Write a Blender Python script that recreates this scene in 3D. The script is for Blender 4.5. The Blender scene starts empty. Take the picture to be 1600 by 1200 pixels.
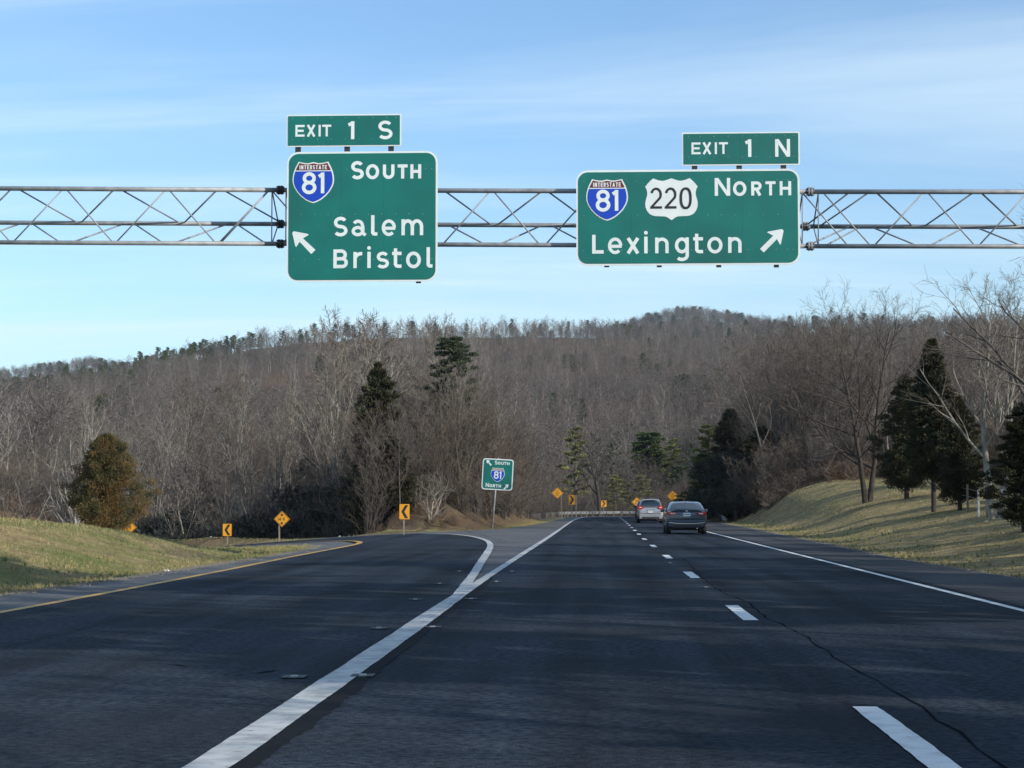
import bpy, math, random
import numpy as np
from mathutils import Vector, Matrix, Euler
from mathutils.geometry import delaunay_2d_cdt
random.seed(7); rng = np.random.default_rng(11)
sc = bpy.context.scene; C = sc.collection
R = math.radians
# ------------------------------------------------------------------ camera
FPX = 2930.0                      # focal length in pixels of the 1600 wide photograph
YAW, PITCH, EYE = 2.66, 3.69, 1.28
cam = bpy.data.objects.new('camera', bpy.data.cameras.new('camera')); C.objects.link(cam)
cam.location = (0, 0, EYE); cam.rotation_euler = (R(90 + PITCH), 0, R(YAW))
cam.data.sensor_width = 36; cam.data.lens = FPX / 1600 * 36
cam.data.clip_start = 0.1; cam.data.clip_end = 20000
sc.camera = cam
# ------------------------------------------------------------------ sky and sun
SUN_EL, SUN_AZ = 23.0, 126.0      # azimuth clockwise from the road direction (+Y)
w = bpy.data.worlds.new('World'); sc.world = w; w.use_nodes = True
nt = w.node_tree; nt.nodes.clear(); N = nt.nodes; L = nt.links
out = N.new('ShaderNodeOutputWorld'); bg = N.new('ShaderNodeBackground'); L.new(bg.outputs[0], out.inputs[0])
sky = N.new('ShaderNodeTexSky'); sky.sky_type = 'NISHITA'; sky.sun_disc = False
sky.sun_elevation = R(SUN_EL); sky.sun_rotation = R(SUN_AZ)
sky.air_density = 1.0; sky.dust_density = 0.6; sky.ozone_density = 2.2
bg.inputs[1].default_value = 0.15
tc = N.new('ShaderNodeTexCoord'); sep = N.new('ShaderNodeSeparateXYZ'); L.new(tc.outputs['Generated'], sep.inputs[0])
mz = N.new('ShaderNodeMath'); mz.operation = 'MAXIMUM'; L.new(sep.outputs[2], mz.inputs[0]); mz.inputs[1].default_value = 0.03
za = N.new('ShaderNodeMath'); za.operation = 'ADD'; L.new(mz.outputs[0], za.inputs[0]); za.inputs[1].default_value = 0.12
dx = N.new('ShaderNodeMath'); dx.operation = 'DIVIDE'; L.new(sep.outputs[0], dx.inputs[0]); L.new(za.outputs[0], dx.inputs[1])
dy = N.new('ShaderNodeMath'); dy.operation = 'DIVIDE'; L.new(sep.outputs[1], dy.inputs[0]); L.new(za.outputs[0], dy.inputs[1])
cmb = N.new('ShaderNodeCombineXYZ'); L.new(dx.outputs[0], cmb.inputs[0]); L.new(dy.outputs[0], cmb.inputs[1])
def cloud(scale, sx, sy, rot, lo, hi, detail, off):
    mp = N.new('ShaderNodeMapping'); mp.inputs['Scale'].default_value = (sx, sy, 1); mp.inputs['Rotation'].default_value = (0, 0, R(rot))
    mp.inputs['Location'].default_value = off
    L.new(cmb.outputs[0], mp.inputs[0])
    no = N.new('ShaderNodeTexNoise'); no.inputs['Scale'].default_value = scale; no.inputs['Detail'].default_value = detail
    no.inputs['Roughness'].default_value = 0.55; no.inputs['Distortion'].default_value = 0.4
    L.new(mp.outputs[0], no.inputs['Vector'])
    mr = N.new('ShaderNodeMapRange'); mr.interpolation_type = 'SMOOTHSTEP'
    mr.inputs[1].default_value = lo; mr.inputs[2].default_value = hi
    L.new(no.outputs['Fac'], mr.inputs[0]); return mr.outputs[0]
c1 = cloud(1.0, 0.35, 1.1, 10, 0.36, 0.78, 5, (7.1, 3.4, 0))
c2 = cloud(1.3, 0.28, 1.8, 14, 0.47, 0.80, 7, (1.7, 2.3, 0))
ad = N.new('ShaderNodeMath'); ad.operation = 'ADD'; L.new(c1, ad.inputs[0]); L.new(c2, ad.inputs[1])
ml = N.new('ShaderNodeMath'); ml.operation = 'MULTIPLY'; L.new(ad.outputs[0], ml.inputs[0]); ml.inputs[1].default_value = 0.54; ml.use_clamp = True
mx = N.new('ShaderNodeMix'); mx.data_type = 'RGBA'; L.new(ml.outputs[0], mx.inputs['Factor'])
tint = N.new('ShaderNodeMix'); tint.data_type = 'RGBA'; tint.blend_type = 'MULTIPLY'; tint.inputs['Factor'].default_value = 1
tint.inputs['B'].default_value = (0.88, 1.05, 1.18, 1)
L.new(sky.outputs[0], tint.inputs['A'])
L.new(tint.outputs['Result'], mx.inputs['A']); mx.inputs['B'].default_value = (5.6, 6.7, 7.3, 1)
L.new(mx.outputs['Result'], bg.inputs[0])
sd = bpy.data.lights.new('sun', 'SUN'); sd.energy = 4.8; sd.angle = R(0.5); sd.color = (1.0, 0.92, 0.80)
so = bpy.data.objects.new('sun', sd); C.objects.link(so)
to_sun = Vector((math.sin(R(SUN_AZ)) * math.cos(R(SUN_EL)), math.cos(R(SUN_AZ)) * math.cos(R(SUN_EL)), math.sin(R(SUN_EL))))
so.rotation_euler = to_sun.to_track_quat('Z', 'Y').to_euler(); so.location = (40, -40, 60)
vs = sc.view_settings; vs.view_transform = 'Standard'; vs.look = 'None'; vs.gamma = 1.0; vs.exposure = 0.12; vs.use_curve_mapping = False
sc.cycles.use_denoising = True
sc.cycles.max_bounces = 5; sc.cycles.diffuse_bounces = 2; sc.cycles.glossy_bounces = 2; sc.cycles.transmission_bounces = 4
# ------------------------------------------------------------------ measuring helpers
CR = Euler(cam.rotation_euler).to_matrix()
def ray(px, py):
    return CR @ Vector(((px - 800) / FPX, (600 - py) / FPX, -1))
def at(px, py, Y):
    d = ray(px, py); return Vector((0, 0, EYE)) + d * (Y / d.y)
def gnd(px, py, z=0.0):
    d = ray(px, py); return Vector((0, 0, EYE)) + d * ((z - EYE) / d.z)
def xat(px, Y): return at(px, 789, Y).x
def zat(py, Y, px=900): return at(px, py, Y).z
def sstep(a, b, x):
    t = np.clip((np.asarray(x, float) - a) / (b - a), 0, 1); return t * t * (3 - 2 * t)
def ip(x, xs, ys): return np.interp(x, xs, ys)
# ------------------------------------------------------------------ materials
def mat(name, col, rough=0.8, metal=0.0, col2=None, scale=5.0, detail=4, bump=0.0, bscale=None, vary=0.0, spec=None, coat=0.0, stretch=None, col3=None, scale3=0.3, lo=0.35, hi=0.65, worn=None, tracks=0):
    m = bpy.data.materials.new(name); m.use_nodes = True
    t = m.node_tree; b = t.nodes['Principled BSDF']; Lk = t.links
    b.inputs['Base Color'].default_value = (*col, 1); b.inputs['Roughness'].default_value = rough; b.inputs['Metallic'].default_value = metal
    if spec is not None: b.inputs['Specular IOR Level'].default_value = spec
    if coat: b.inputs['Coat Weight'].default_value = coat; b.inputs['Coat Roughness'].default_value = 0.05
    g = t.nodes.new('ShaderNodeNewGeometry'); vec = g.outputs['Position']
    if stretch:
        mp = t.nodes.new('ShaderNodeMapping'); mp.inputs['Scale'].default_value = stretch; Lk.new(vec, mp.inputs[0]); vec = mp.outputs[0]
    cur = None
    def noise(sc_, det):
        n = t.nodes.new('ShaderNodeTexNoise'); n.inputs['Scale'].default_value = sc_; n.inputs['Detail'].default_value = det
        Lk.new(vec, n.inputs['Vector']); return n.outputs['Fac']
    def mixc(fac, a, bcol, lo_, hi_):
        mr = t.nodes.new('ShaderNodeMapRange'); mr.inputs[1].default_value = lo_; mr.inputs[2].default_value = hi_; Lk.new(fac, mr.inputs[0])
        mm = t.nodes.new('ShaderNodeMix'); mm.data_type = 'RGBA'; Lk.new(mr.outputs[0], mm.inputs['Factor'])
        if hasattr(a, 'type'): Lk.new(a, mm.inputs['A'])
        else: mm.inputs['A'].default_value = (*a, 1)
        mm.inputs['B'].default_value = (*bcol, 1); return mm.outputs['Result']
    if col2 is not None: cur = mixc(noise(scale, detail), col, col2, lo, hi)
    if col3 is not None: cur = mixc(noise(scale3, 3), cur if cur is not None else col, col3, 0.45, 0.7)
    if worn: cur = mixc(noise(worn[0], 6), cur, (0.045, 0.047, 0.05), worn[1], worn[2])
    if tracks:
        mp2 = t.nodes.new('ShaderNodeMapping'); mp2.inputs['Scale'].default_value = (1.1, 0.035, 1); Lk.new(g.outputs['Position'], mp2.inputs[0])
        n2 = t.nodes.new('ShaderNodeTexNoise'); n2.inputs['Scale'].default_value = 1.3; n2.inputs['Detail'].default_value = 5; Lk.new(mp2.outputs[0], n2.inputs['Vector'])
        mr2 = t.nodes.new('ShaderNodeMapRange'); mr2.inputs[1].default_value = .3; mr2.inputs[2].default_value = .7; mr2.inputs[3].default_value = 1 - tracks; mr2.inputs[4].default_value = 1 + tracks; Lk.new(n2.outputs['Fac'], mr2.inputs[0])
        h2 = t.nodes.new('ShaderNodeHueSaturation'); Lk.new(mr2.outputs[0], h2.inputs['Value']); Lk.new(cur, h2.inputs['Color']); cur = h2.outputs[0]
    if vary:
        oi = t.nodes.new('ShaderNodeObjectInfo'); mr = t.nodes.new('ShaderNodeMapRange')
        mr.inputs[3].default_value = 1 - vary; mr.inputs[4].default_value = 1 + vary; Lk.new(oi.outputs['Random'], mr.inputs[0])
        hs = t.nodes.new('ShaderNodeHueSaturation'); Lk.new(mr.outputs[0], hs.inputs['Value'])
        if cur is None: hs.inputs['Color'].default_value = (*col, 1)
        else: Lk.new(cur, hs.inputs['Color'])
        mm = t.nodes.new('ShaderNodeMapRange'); mm.inputs[3].default_value = 0.7; mm.inputs[4].default_value = 1.25
        wn = t.nodes.new('ShaderNodeTexWhiteNoise'); wn.noise_dimensions = '1D'; Lk.new(oi.outputs['Random'], wn.inputs['W']); Lk.new(wn.outputs['Value'], mm.inputs[0])
        Lk.new(mm.outputs[0], hs.inputs['Saturation']); cur = hs.outputs[0]
    if cur is not None: Lk.new(cur, b.inputs['Base Color'])
    if bump:
        bp = t.nodes.new('ShaderNodeBump'); bp.inputs['Strength'].default_value = bump; bp.inputs['Distance'].default_value = 0.02
        Lk.new(noise(bscale or scale * 3, 3), bp.inputs['Height']); Lk.new(bp.outputs[0], b.inputs['Normal'])
    return m
M = {}
M['asphalt'] = mat('asphalt', (0.012, 0.017, 0.026), 0.88, col2=(0.043, 0.054, 0.072), scale=16, detail=10, bump=0.8, bscale=55, col3=(0.022, 0.026, 0.032), scale3=0.25, spec=0.08, tracks=0.5)
M['shoulder'] = mat('shoulder_asphalt', (0.085, 0.088, 0.092), 0.9, col2=(0.15, 0.152, 0.155), scale=9, detail=8, bump=0.4, bscale=60, col3=(0.08, 0.083, 0.088), scale3=0.4, spec=0.2)
M['shoulder_dark'] = mat('weathered_asphalt', (0.058, 0.060, 0.064), 0.9, col2=(0.085, 0.086, 0.088), scale=9, detail=8, bump=0.4, bscale=60, col3=(0.05, 0.052, 0.055), scale3=0.4, spec=0.08, tracks=0.25)
M['wpaint'] = mat('white_road_paint', (0.74, 0.75, 0.73), 0.6, col2=(0.48, 0.49, 0.48), scale=6, detail=9, lo=0.45, hi=0.75, bump=0.15, worn=(22, 0.66, 0.74))
M['wpaint_old'] = mat('worn_road_paint', (0.50, 0.51, 0.50), 0.7, col2=(0.27, 0.275, 0.28), scale=5, detail=9, lo=0.42, hi=0.7, bump=0.15, worn=(13, 0.62, 0.75))
M['ypaint'] = mat('yellow_road_paint', (0.52, 0.29, 0.03), 0.6, col2=(0.33, 0.2, 0.05), scale=7, detail=8, lo=0.45, hi=0.75)
M['tar'] = mat('dark_sealant', (0.007, 0.009, 0.012), 0.95, spec=0.1, col2=(0.012, 0.012, 0.014), scale=12, detail=6)
M['crack'] = mat('crack', (0.013, 0.015, 0.019), 1.0, spec=0.0)
M['green'] = mat('green_sign_sheeting', (0.000, 0.118, 0.102), 0.45, col2=(0.000, 0.142, 0.120), scale=1.4, detail=6, col3=(0.002, 0.104, 0.090), scale3=0.5)
M['white'] = mat('white_sign_sheeting', (0.66, 0.72, 0.72), 0.5, col2=(0.60, 0.66, 0.67), scale=3)
M['blue'] = mat('blue_sign_sheeting', (0.001, 0.045, 0.42), 0.45)
M['red'] = mat('maroon_sign_sheeting', (0.12, 0.008, 0.018), 0.5)
M['black'] = mat('black_sign_lettering', (0.012, 0.013, 0.018), 0.5)
M['yellow'] = mat('yellow_sign_sheeting', (0.66, 0.29, 0.010), 0.45, col2=(0.56, 0.25, 0.010), scale=4)
M['alu'] = mat('aluminium', (0.45, 0.46, 0.47), 0.5, 0.6, col2=(0.36, 0.37, 0.38), scale=6)
M['galv'] = mat('galvanised_steel', (0.31, 0.325, 0.34), 0.6, 0.3, col2=(0.17, 0.18, 0.19), scale=4, detail=8, lo=.4, hi=.75)
M['dark_steel'] = mat('dark_steel', (0.03, 0.032, 0.036), 0.6, 0.3)
M['rail'] = mat('guardrail_steel', (0.36, 0.38, 0.40), 0.5, 0.4, col2=(0.20, 0.21, 0.225), scale=3)
M['wood'] = mat('weathered_wood', (0.24, 0.20, 0.15), 0.9, col2=(0.15, 0.125, 0.10), scale=8, stretch=(6, 6, 0.6))
M['bark'] = mat('grey_bark', (0.115, 0.100, 0.085), 0.95, col2=(0.066, 0.057, 0.048), scale=9, detail=6, stretch=(1, 1, 0.35), vary=0.25, bump=0.6, bscale=20)
M['bark_pale'] = mat('pale_bark', (0.33, 0.305, 0.26), 0.9, col2=(0.15, 0.135, 0.112), scale=5, detail=6, stretch=(1, 1, 0.4), vary=0.2, bump=0.4, bscale=16)
M['bark_dark'] = mat('dark_bark', (0.060, 0.050, 0.042), 0.95, col2=(0.032, 0.027, 0.023), scale=9, stretch=(1, 1, 0.35), vary=0.2, bump=0.6, bscale=20)
M['twig'] = mat('brown_twigs', (0.120, 0.090, 0.068), 0.9, vary=0.3, col2=(0.075, 0.058, 0.047), scale=0.5)
M['twig_grey'] = mat('grey_twigs', (0.145, 0.122, 0.098), 0.9, vary=0.25, col2=(0.09, 0.076, 0.064), scale=0.5)
M['twig_far'] = mat('distant_twigs', (0.128, 0.107, 0.097), 0.95, vary=0.36, col2=(0.090, 0.081, 0.078), scale=0.02)
M['brush'] = mat('reddish_brush', (0.125, 0.080, 0.052), 0.9, vary=0.25)
M['cedar'] = mat('cedar_foliage', (0.130, 0.080, 0.024), 0.85, col2=(0.050, 0.052, 0.016), scale=1.3, detail=4, lo=0.4, hi=0.6)
M['cedar_dark'] = mat('dark_cedar_foliage', (0.026, 0.034, 0.013), 0.85, col2=(0.045, 0.038, 0.014), scale=1.2, detail=4)
M['pine'] = mat('pine_needles', (0.055, 0.075, 0.022), 0.8, col2=(0.035, 0.055, 0.022), scale=0.8, vary=0.25)
M['pine_yellow'] = mat('yellowish_pine_needles', (0.22, 0.22, 0.055), 0.8, col2=(0.09, 0.11, 0.03), scale=0.8, vary=0.15)
M['laurel'] = mat('laurel_leaves', (0.014, 0.018, 0.012), 0.75, col2=(0.024, 0.024, 0.017), scale=1.0, vary=0.2)  # near-black leaf colour stands in for the shade under the trees
M['gravel'] = mat('gravel', (0.15, 0.14, 0.125), 0.95, col2=(0.10, 0.095, 0.085), scale=20)
M['blade'] = mat('dry_grass_blades', (0.29, 0.24, 0.115), 0.9, col2=(0.130, 0.160, 0.050), scale=0.5, lo=0.42, hi=0.6)
M['tyre'] = mat('tyre_rubber', (0.015, 0.015, 0.016), 0.85)
M['rim'] = mat('alloy_rim', (0.35, 0.36, 0.37), 0.35, 0.8)
M['paint_slate'] = mat('slate_car_paint', (0.040, 0.062, 0.100), 0.28, 0.55, coat=1.0)
M['paint_silver'] = mat('silver_car_paint', (0.42, 0.43, 0.43), 0.3, 0.6, coat=0.8)
M['paint_black'] = mat('black_car_paint', (0.012, 0.012, 0.014), 0.3, 0.2, coat=1.0)
M['paint_white'] = mat('white_car_paint', (0.80, 0.80, 0.79), 0.3, 0.0, coat=1.0)
M['glass'] = mat('tinted_glass', (0.012, 0.022, 0.034), 0.06, 0.0, spec=0.9, coat=0.6)
M['trim'] = mat('black_trim', (0.02, 0.02, 0.022), 0.6)
M['lamp_red'] = mat('red_lamp_lens', (0.42, 0.012, 0.018), 0.2, coat=0.8)
M['lamp_clear'] = mat('clear_lamp_lens', (0.75, 0.72, 0.72), 0.2, coat=0.8)
M['chrome'] = mat('chrome', (0.7, 0.7, 0.7), 0.15, 1.0)
M['plate'] = mat('plate_white', (0.72, 0.73, 0.76), 0.5)
M['litter_white'] = mat('white_litter', (0.8, 0.8, 0.78), 0.7)
# ground: grass, green patches and leaf litter by a surface-type attribute
def ground_material():
    m = bpy.data.materials.new('ground'); m.use_nodes = True; t = m.node_tree; b = t.nodes['Principled BSDF']; Lk = t.links
    b.inputs['Roughness'].default_value = 0.95; b.inputs['Specular IOR Level'].default_value = 0.15
    g = t.nodes.new('ShaderNodeNewGeometry')
    def noise(s, d, r=0.6):
        n = t.nodes.new('ShaderNodeTexNoise'); n.inputs['Scale'].default_value = s; n.inputs['Detail'].default_value = d; n.inputs['Roughness'].default_value = r
        Lk.new(g.outputs['Position'], n.inputs['Vector']); return n.outputs['Fac']
    def rng_(f, lo, hi):
        mr = t.nodes.new('ShaderNodeMapRange'); mr.inputs[1].default_value = lo; mr.inputs[2].default_value = hi; Lk.new(f, mr.inputs[0]); return mr.outputs[0]
    def mx_(f, a, c):
        mm = t.nodes.new('ShaderNodeMix'); mm.data_type = 'RGBA'; Lk.new(f, mm.inputs['Factor'])
        for k, v in (('A', a), ('B', c)):
            if isinstance(v, tuple): mm.inputs[k].default_value = (*v, 1)
            else: Lk.new(v, mm.inputs[k])
        return mm.outputs['Result']
    straw = mx_(rng_(noise(2.2, 10, 0.7), 0.38, 0.62), (0.42, 0.32, 0.165), (0.19, 0.145, 0.07))
    gr = mx_(rng_(noise(5.0, 8), 0.35, 0.65), (0.125, 0.160, 0.040), (0.205, 0.200, 0.070))
    at_ = t.nodes.new('ShaderNodeAttribute'); at_.attribute_name = 'green'
    gsum = t.nodes.new('ShaderNodeMath'); gsum.operation = 'MULTIPLY_ADD'
    Lk.new(rng_(noise(0.35, 6), 0.38, 0.62), gsum.inputs[0]); Lk.new(at_.outputs['Fac'], gsum.inputs[1]); gsum.inputs[2].default_value = 0.0
    c = mx_(gsum.outputs[0], straw, gr)
    lit = mx_(rng_(noise(4.0, 9, 0.7), 0.35, 0.7), (0.150, 0.100, 0.062), (0.070, 0.048, 0.032))
    la = t.nodes.new('ShaderNodeAttribute'); la.attribute_name = 'litter'
    c = mx_(la.outputs['Fac'], c, lit)
    da = t.nodes.new('ShaderNodeAttribute'); da.attribute_name = 'soil'
    c = mx_(da.outputs['Fac'], c, (0.060, 0.050, 0.036))
    Lk.new(c, b.inputs['Base Color'])
    bp = t.nodes.new('ShaderNodeBump'); bp.inputs['Strength'].default_value = 0.9; bp.inputs['Distance'].default_value = 0.12
    Lk.new(noise(5, 9, 0.75), bp.inputs['Height']); Lk.new(bp.outputs[0], b.inputs['Normal'])
    return m
M['ground'] = ground_material()
# ------------------------------------------------------------------ mesh helpers
def tag(o, label=None, cat=None, group=None, kind=None):
    if label: o['label'] = label
    if cat: o['category'] = cat
    if group: o['group'] = group
    if kind: o['kind'] = kind
    return o
def link(name, me, parent=None, loc=None, rot=None):
    o = bpy.data.objects.new(name, me); C.objects.link(o)
    if parent is not None: o.parent = parent
    if loc is not None: o.location = loc
    if rot is not None: o.rotation_euler = rot
    return o
def empty(name, loc=(0, 0, 0), rotz=0.0):
    o = bpy.data.objects.new(name, None); C.objects.link(o); o.location = loc; o.rotation_euler = (0, 0, rotz); o.empty_display_size = 0.3; return o
def np_mesh(name, V, F, mats, mi=None, smooth=False):
    """V (n,3); F (m,k) all faces of k corners, or a list of such arrays"""
    me = bpy.data.meshes.new(name)
    Fs = F if isinstance(F, list) else [F]
    Fs = [np.asarray(f, np.int32) for f in Fs if len(f)]
    V = np.asarray(V, np.float32)
    me.vertices.add(len(V)); me.vertices.foreach_set('co', V.ravel())
    nl = sum(f.size for f in Fs); nf = sum(len(f) for f in Fs)
    me.loops.add(nl); me.polygons.add(nf)
    me.loops.foreach_set('vertex_index', np.concatenate([f.ravel() for f in Fs]))
    tot = np.concatenate([np.full(len(f), f.shape[1], np.int32) for f in Fs])
    me.polygons.foreach_set('loop_start', np.concatenate([[0], np.cumsum(tot)[:-1]]).astype(np.int32))
    for m in (mats if isinstance(mats, (list, tuple)) else [mats]): me.materials.append(m)
    if mi is not None: me.polygons.foreach_set('material_index', np.asarray(mi, np.int32))
    me.polygons.foreach_set('use_smooth', np.full(nf, smooth))
    me.update(calc_edges=True); me.validate(); return me
class MB:
    """collects faces and builds ONE mesh"""
    def __init__(s): s.v = []; s.f = []
    def add(s, vs, fs):
        n = len(s.v); s.v += [tuple(v) for v in vs]; s.f += [tuple(i + n for i in f) for f in fs]; return s
    def box(s, x0, x1, y0, y1, z0, z1):
        return s.add([(x0, y0, z0), (x1, y0, z0), (x1, y1, z0), (x0, y1, z0), (x0, y0, z1), (x1, y0, z1), (x1, y1, z1), (x0, y1, z1)],
                     [(3, 2, 1, 0), (4, 5, 6, 7), (0, 1, 5, 4), (1, 2, 6, 5), (2, 3, 7, 6), (3, 0, 4, 7)])
    def tube(s, p, q, r, n=8, r2=None, cap=True):
        p = Vector(p); q = Vector(q); d = (q - p).normalized(); a = Vector((0, 0, 1)) if abs(d.z) < 0.9 else Vector((1, 0, 0))
        u = d.cross(a).normalized(); v = d.cross(u); r2 = r if r2 is None else r2
        vs = []
        for c, rr in ((p, r), (q, r2)):
            for k in range(n):
                t = 2 * math.pi * k / n; vs.append(c + (u * math.cos(t) + v * math.sin(t)) * rr)
        fs = [(k, (k + 1) % n, n + (k + 1) % n, n + k) for k in range(n)]
        if cap: fs += [tuple(range(n))[::-1], tuple(range(n, 2 * n))]
        return s.add(vs, fs)
    def prism(s, pts, y0, y1):
        """pts (x,z) outline seen from -Y, extruded from y0 to y1"""
        n = len(pts)
        s.add([(x, y0, z) for x, z in pts] + [(x, y1, z) for x, z in pts],
              [tuple(range(n)), tuple(range(n, 2 * n))[::-1]] + [(k, n + k, n + (k + 1) % n, (k + 1) % n) for k in range(n)])
        return s
    def build(s, name, m, parent=None, smooth=False, loc=None):
        me = bpy.data.meshes.new(name); me.from_pydata(s.v, [], s.f)
        for x in (m if isinstance(m, (list, tuple)) else [m]): me.materials.append(x)
        if smooth:
            me.polygons.foreach_set('use_smooth', [True] * len(me.polygons))
        me.update(); return link(name, me, parent, loc)
def copy_tree(o, parent=None):
    c = o.copy(); C.objects.link(c); c.parent = parent
    for ch in list(o.children): copy_tree(ch, c)
    return c
def bevel(o, w_=0.02, seg=2):
    m = o.modifiers.new('bevel', 'BEVEL'); m.width = w_; m.segments = seg; m.limit_method = 'ANGLE'; return o
# ------------------------------------------------------------------ the lie of the land
ZRX = [-80, -52, -38, -28, -22, -18, -15, -12, -9.5, -8.3]; ZRZ = [-5.0, -3.3, -2.2, -1.45, -1.0, -0.68, -0.43, -0.20, -0.05, 0.0]
def zr(x): return ip(x, ZRX, ZRZ)
def arc(off, ys=190.0, cx=2.1, Rr=60.0, a0=4, a1=86, n=16):
    return [(cx + Rr - (Rr - off) * math.cos(R(a)), ys + (Rr - off) * math.sin(R(a))) for a in np.linspace(a0, a1, n)]
def cline(y): return ip(y, [0, 70, 94, 144, 190], [1.68, 1.68, 1.78, 2.0, 2.1])
LEFT = [(-1.90, -30), (-1.92, 10), (-2.0, 30), (-2.03, 80), (-2.12, 120), (-2.15, 156), (-2.0, 175), (-1.7, 190)] + arc(-3.8)
CEN = [(1.68, -30), (1.68, 70), (1.78, 94), (2.0, 144), (2.1, 190)] + arc(0)
RIGHT = [(5.15, -30), (5.15, 90), (5.35, 120), (5.6, 150), (5.7, 190)] + arc(3.6)
REDGE = [(7.7, -30), (7.5, 20), (7.45, 33), (7.2, 45), (7.5, 60), (7.9, 80), (8.4, 104), (8.7, 144), (8.8, 190)] + arc(6.7)
LEDGE = [(-3.0, 190), (-3.5, 170), (-3.8, 150), (-4.0, 134), (-4.5, 118), (-5.3, 101), (-6.8, 93.5), (-8.0, 90), (-9.8, 88.3), (-12, 88), (-15, 89), (-18, 90.5), (-22, 92), (-28, 94), (-38, 96), (-52, 96)]
GEDGE = [(-8.6, -30), (-8.6, 27), (-8.4, 32), (-8.3, 43), (-8.35, 50), (-8.7, 57), (-9.3, 61), (-10.5, 65), (-12.5, 68.5), (-16, 72), (-20, 74.5), (-26, 77), (-34, 78.5), (-52, 79)]
YEL = [(-7.1, -30), (-7.15, 22), (-7.2, 28.6), (-7.35, 37), (-7.6, 46), (-7.75, 54), (-7.95, 61.5), (-8.5, 66), (-9.8, 70.5), (-12, 74), (-15, 77.5), (-19, 80.5), (-25, 83), (-34, 85), (-52, 85)]
WHT = [(-1.95, 20), (-1.98, 24.8), (-2.25, 33), (-2.6, 41), (-3.05, 51.4), (-3.4, 58.6), (-3.9, 65.8), (-4.57, 72), (-5.5, 78), (-6.6, 82.4), (-8.2, 85), (-10.5, 86), (-15, 87.4), (-22, 90.2), (-30, 92.5), (-52, 94)]
PAVE = REDGE + arc(-6.0)[::-1] + LEDGE + GEDGE[::-1]
PV = np.array(PAVE)
def smooth_line(pts, step=2.0):
    P = np.array(pts, float); d = np.r_[0, np.cumsum(np.hypot(*np.diff(P, axis=0).T))]
    # Catmull-Rom
    out = []
    for i in range(len(P) - 1):
        p0 = P[max(i - 1, 0)]; p1 = P[i]; p2 = P[i + 1]; p3 = P[min(i + 2, len(P) - 1)]
        n = max(1, int(math.hypot(*(p2 - p1)) / step))
        l = np.hypot(*(p2 - p1)); 
        m1 = (p2 - p0) * l / max(1e-6, np.hypot(*(p2 - p0))) ; m2 = (p3 - p1) * l / max(1e-6, np.hypot(*(p3 - p1)))
        for k in range(n):
            t = k / n; out.append(tuple((2*t**3-3*t**2+1)*p1 + (t**3-2*t**2+t)*m1 + (-2*t**3+3*t**2)*p2 + (t**3-t**2)*m2))
    out.append(tuple(P[-1])); return out
def inside(poly, X, Y):
    c = np.zeros(X.shape, bool); n = len(poly)
    for i in range(n):
        x0, y0 = poly[i]; x1, y1 = poly[(i + 1) % n]
        if y0 == y1: continue
        m = ((y0 > Y) != (y1 > Y)) & (X < (x1 - x0) * (Y - y0) / (y1 - y0) + x0); c ^= m
    return c
def dist(poly, X, Y, closed=True):
    D = np.full(X.shape, 1e9); n = len(poly)
    for i in range(n if closed else n - 1):
        ax, ay = poly[i]; bx, by = poly[(i + 1) % n]
        ux, uy = bx - ax, by - ay; l2 = ux * ux + uy * uy + 1e-9
        t = np.clip(((X - ax) * ux + (Y - ay) * uy) / l2, 0, 1)
        D = np.minimum(D, np.hypot(X - ax - t * ux, Y - ay - t * uy))
    return D
def wav(x, y, s, seed):
    r = np.random.default_rng(seed); z = 0
    for k in range(5):
        a = r.uniform(0, math.pi * 2); f = r.uniform(0.7, 1.5) * 2 * math.pi / s
        z = z + np.sin((x * math.cos(a) + y * math.sin(a)) * f + r.uniform(0, 6.28))
    return z / 5
T_PX = [-1500, -300, 0, 60, 130, 200, 260, 330, 380, 500, 560, 700, 800, 900, 1000, 1100, 1200, 1300, 1400, 1600, 3000]
T_SK = [628, 612, 580, 571, 558, 545, 531, 519, 510, 498, 494, 494, 494, 496, 499, 498, 492, 487, 490, 496, 490]
D_PX = [-1500, 0, 300, 560, 700, 900, 1100, 1250, 1450, 1600, 3000]; D_D = [900, 950, 1000, 1050, 1100, 1150, 1150, 1100, 1050, 950, 900]
F_PX = [-1500, 0, 230, 560, 700, 850, 1100, 1250, 1450, 1600, 3000]; F_D = [120, 140, 145, 165, 215, 285, 290, 220, 170, 150, 120]
B_PX = [-1500, 0, 120, 210, 300, 500, 600, 850, 1080, 1200, 1600, 3000]; B_Z = [1, 0.8, -0.5, -3.5, -6, -7, -4, -3.0, -1, 3.2, 4.0, 4.0]
S_PX = [-1500, 0, 60, 130, 300, 600, 900, 1000, 1040, 1065, 1100, 1150, 1300, 3000]; S_SK = [600, 583, 575, 567, 590, 580, 535, 508, 497, 493, 495, 503, 530, 530]
def crest(px):
    D = ip(px, D_PX, D_D); return D, 1.28 + (789 - ip(px, T_PX, T_SK)) / FPX * D - 12.0
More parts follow.
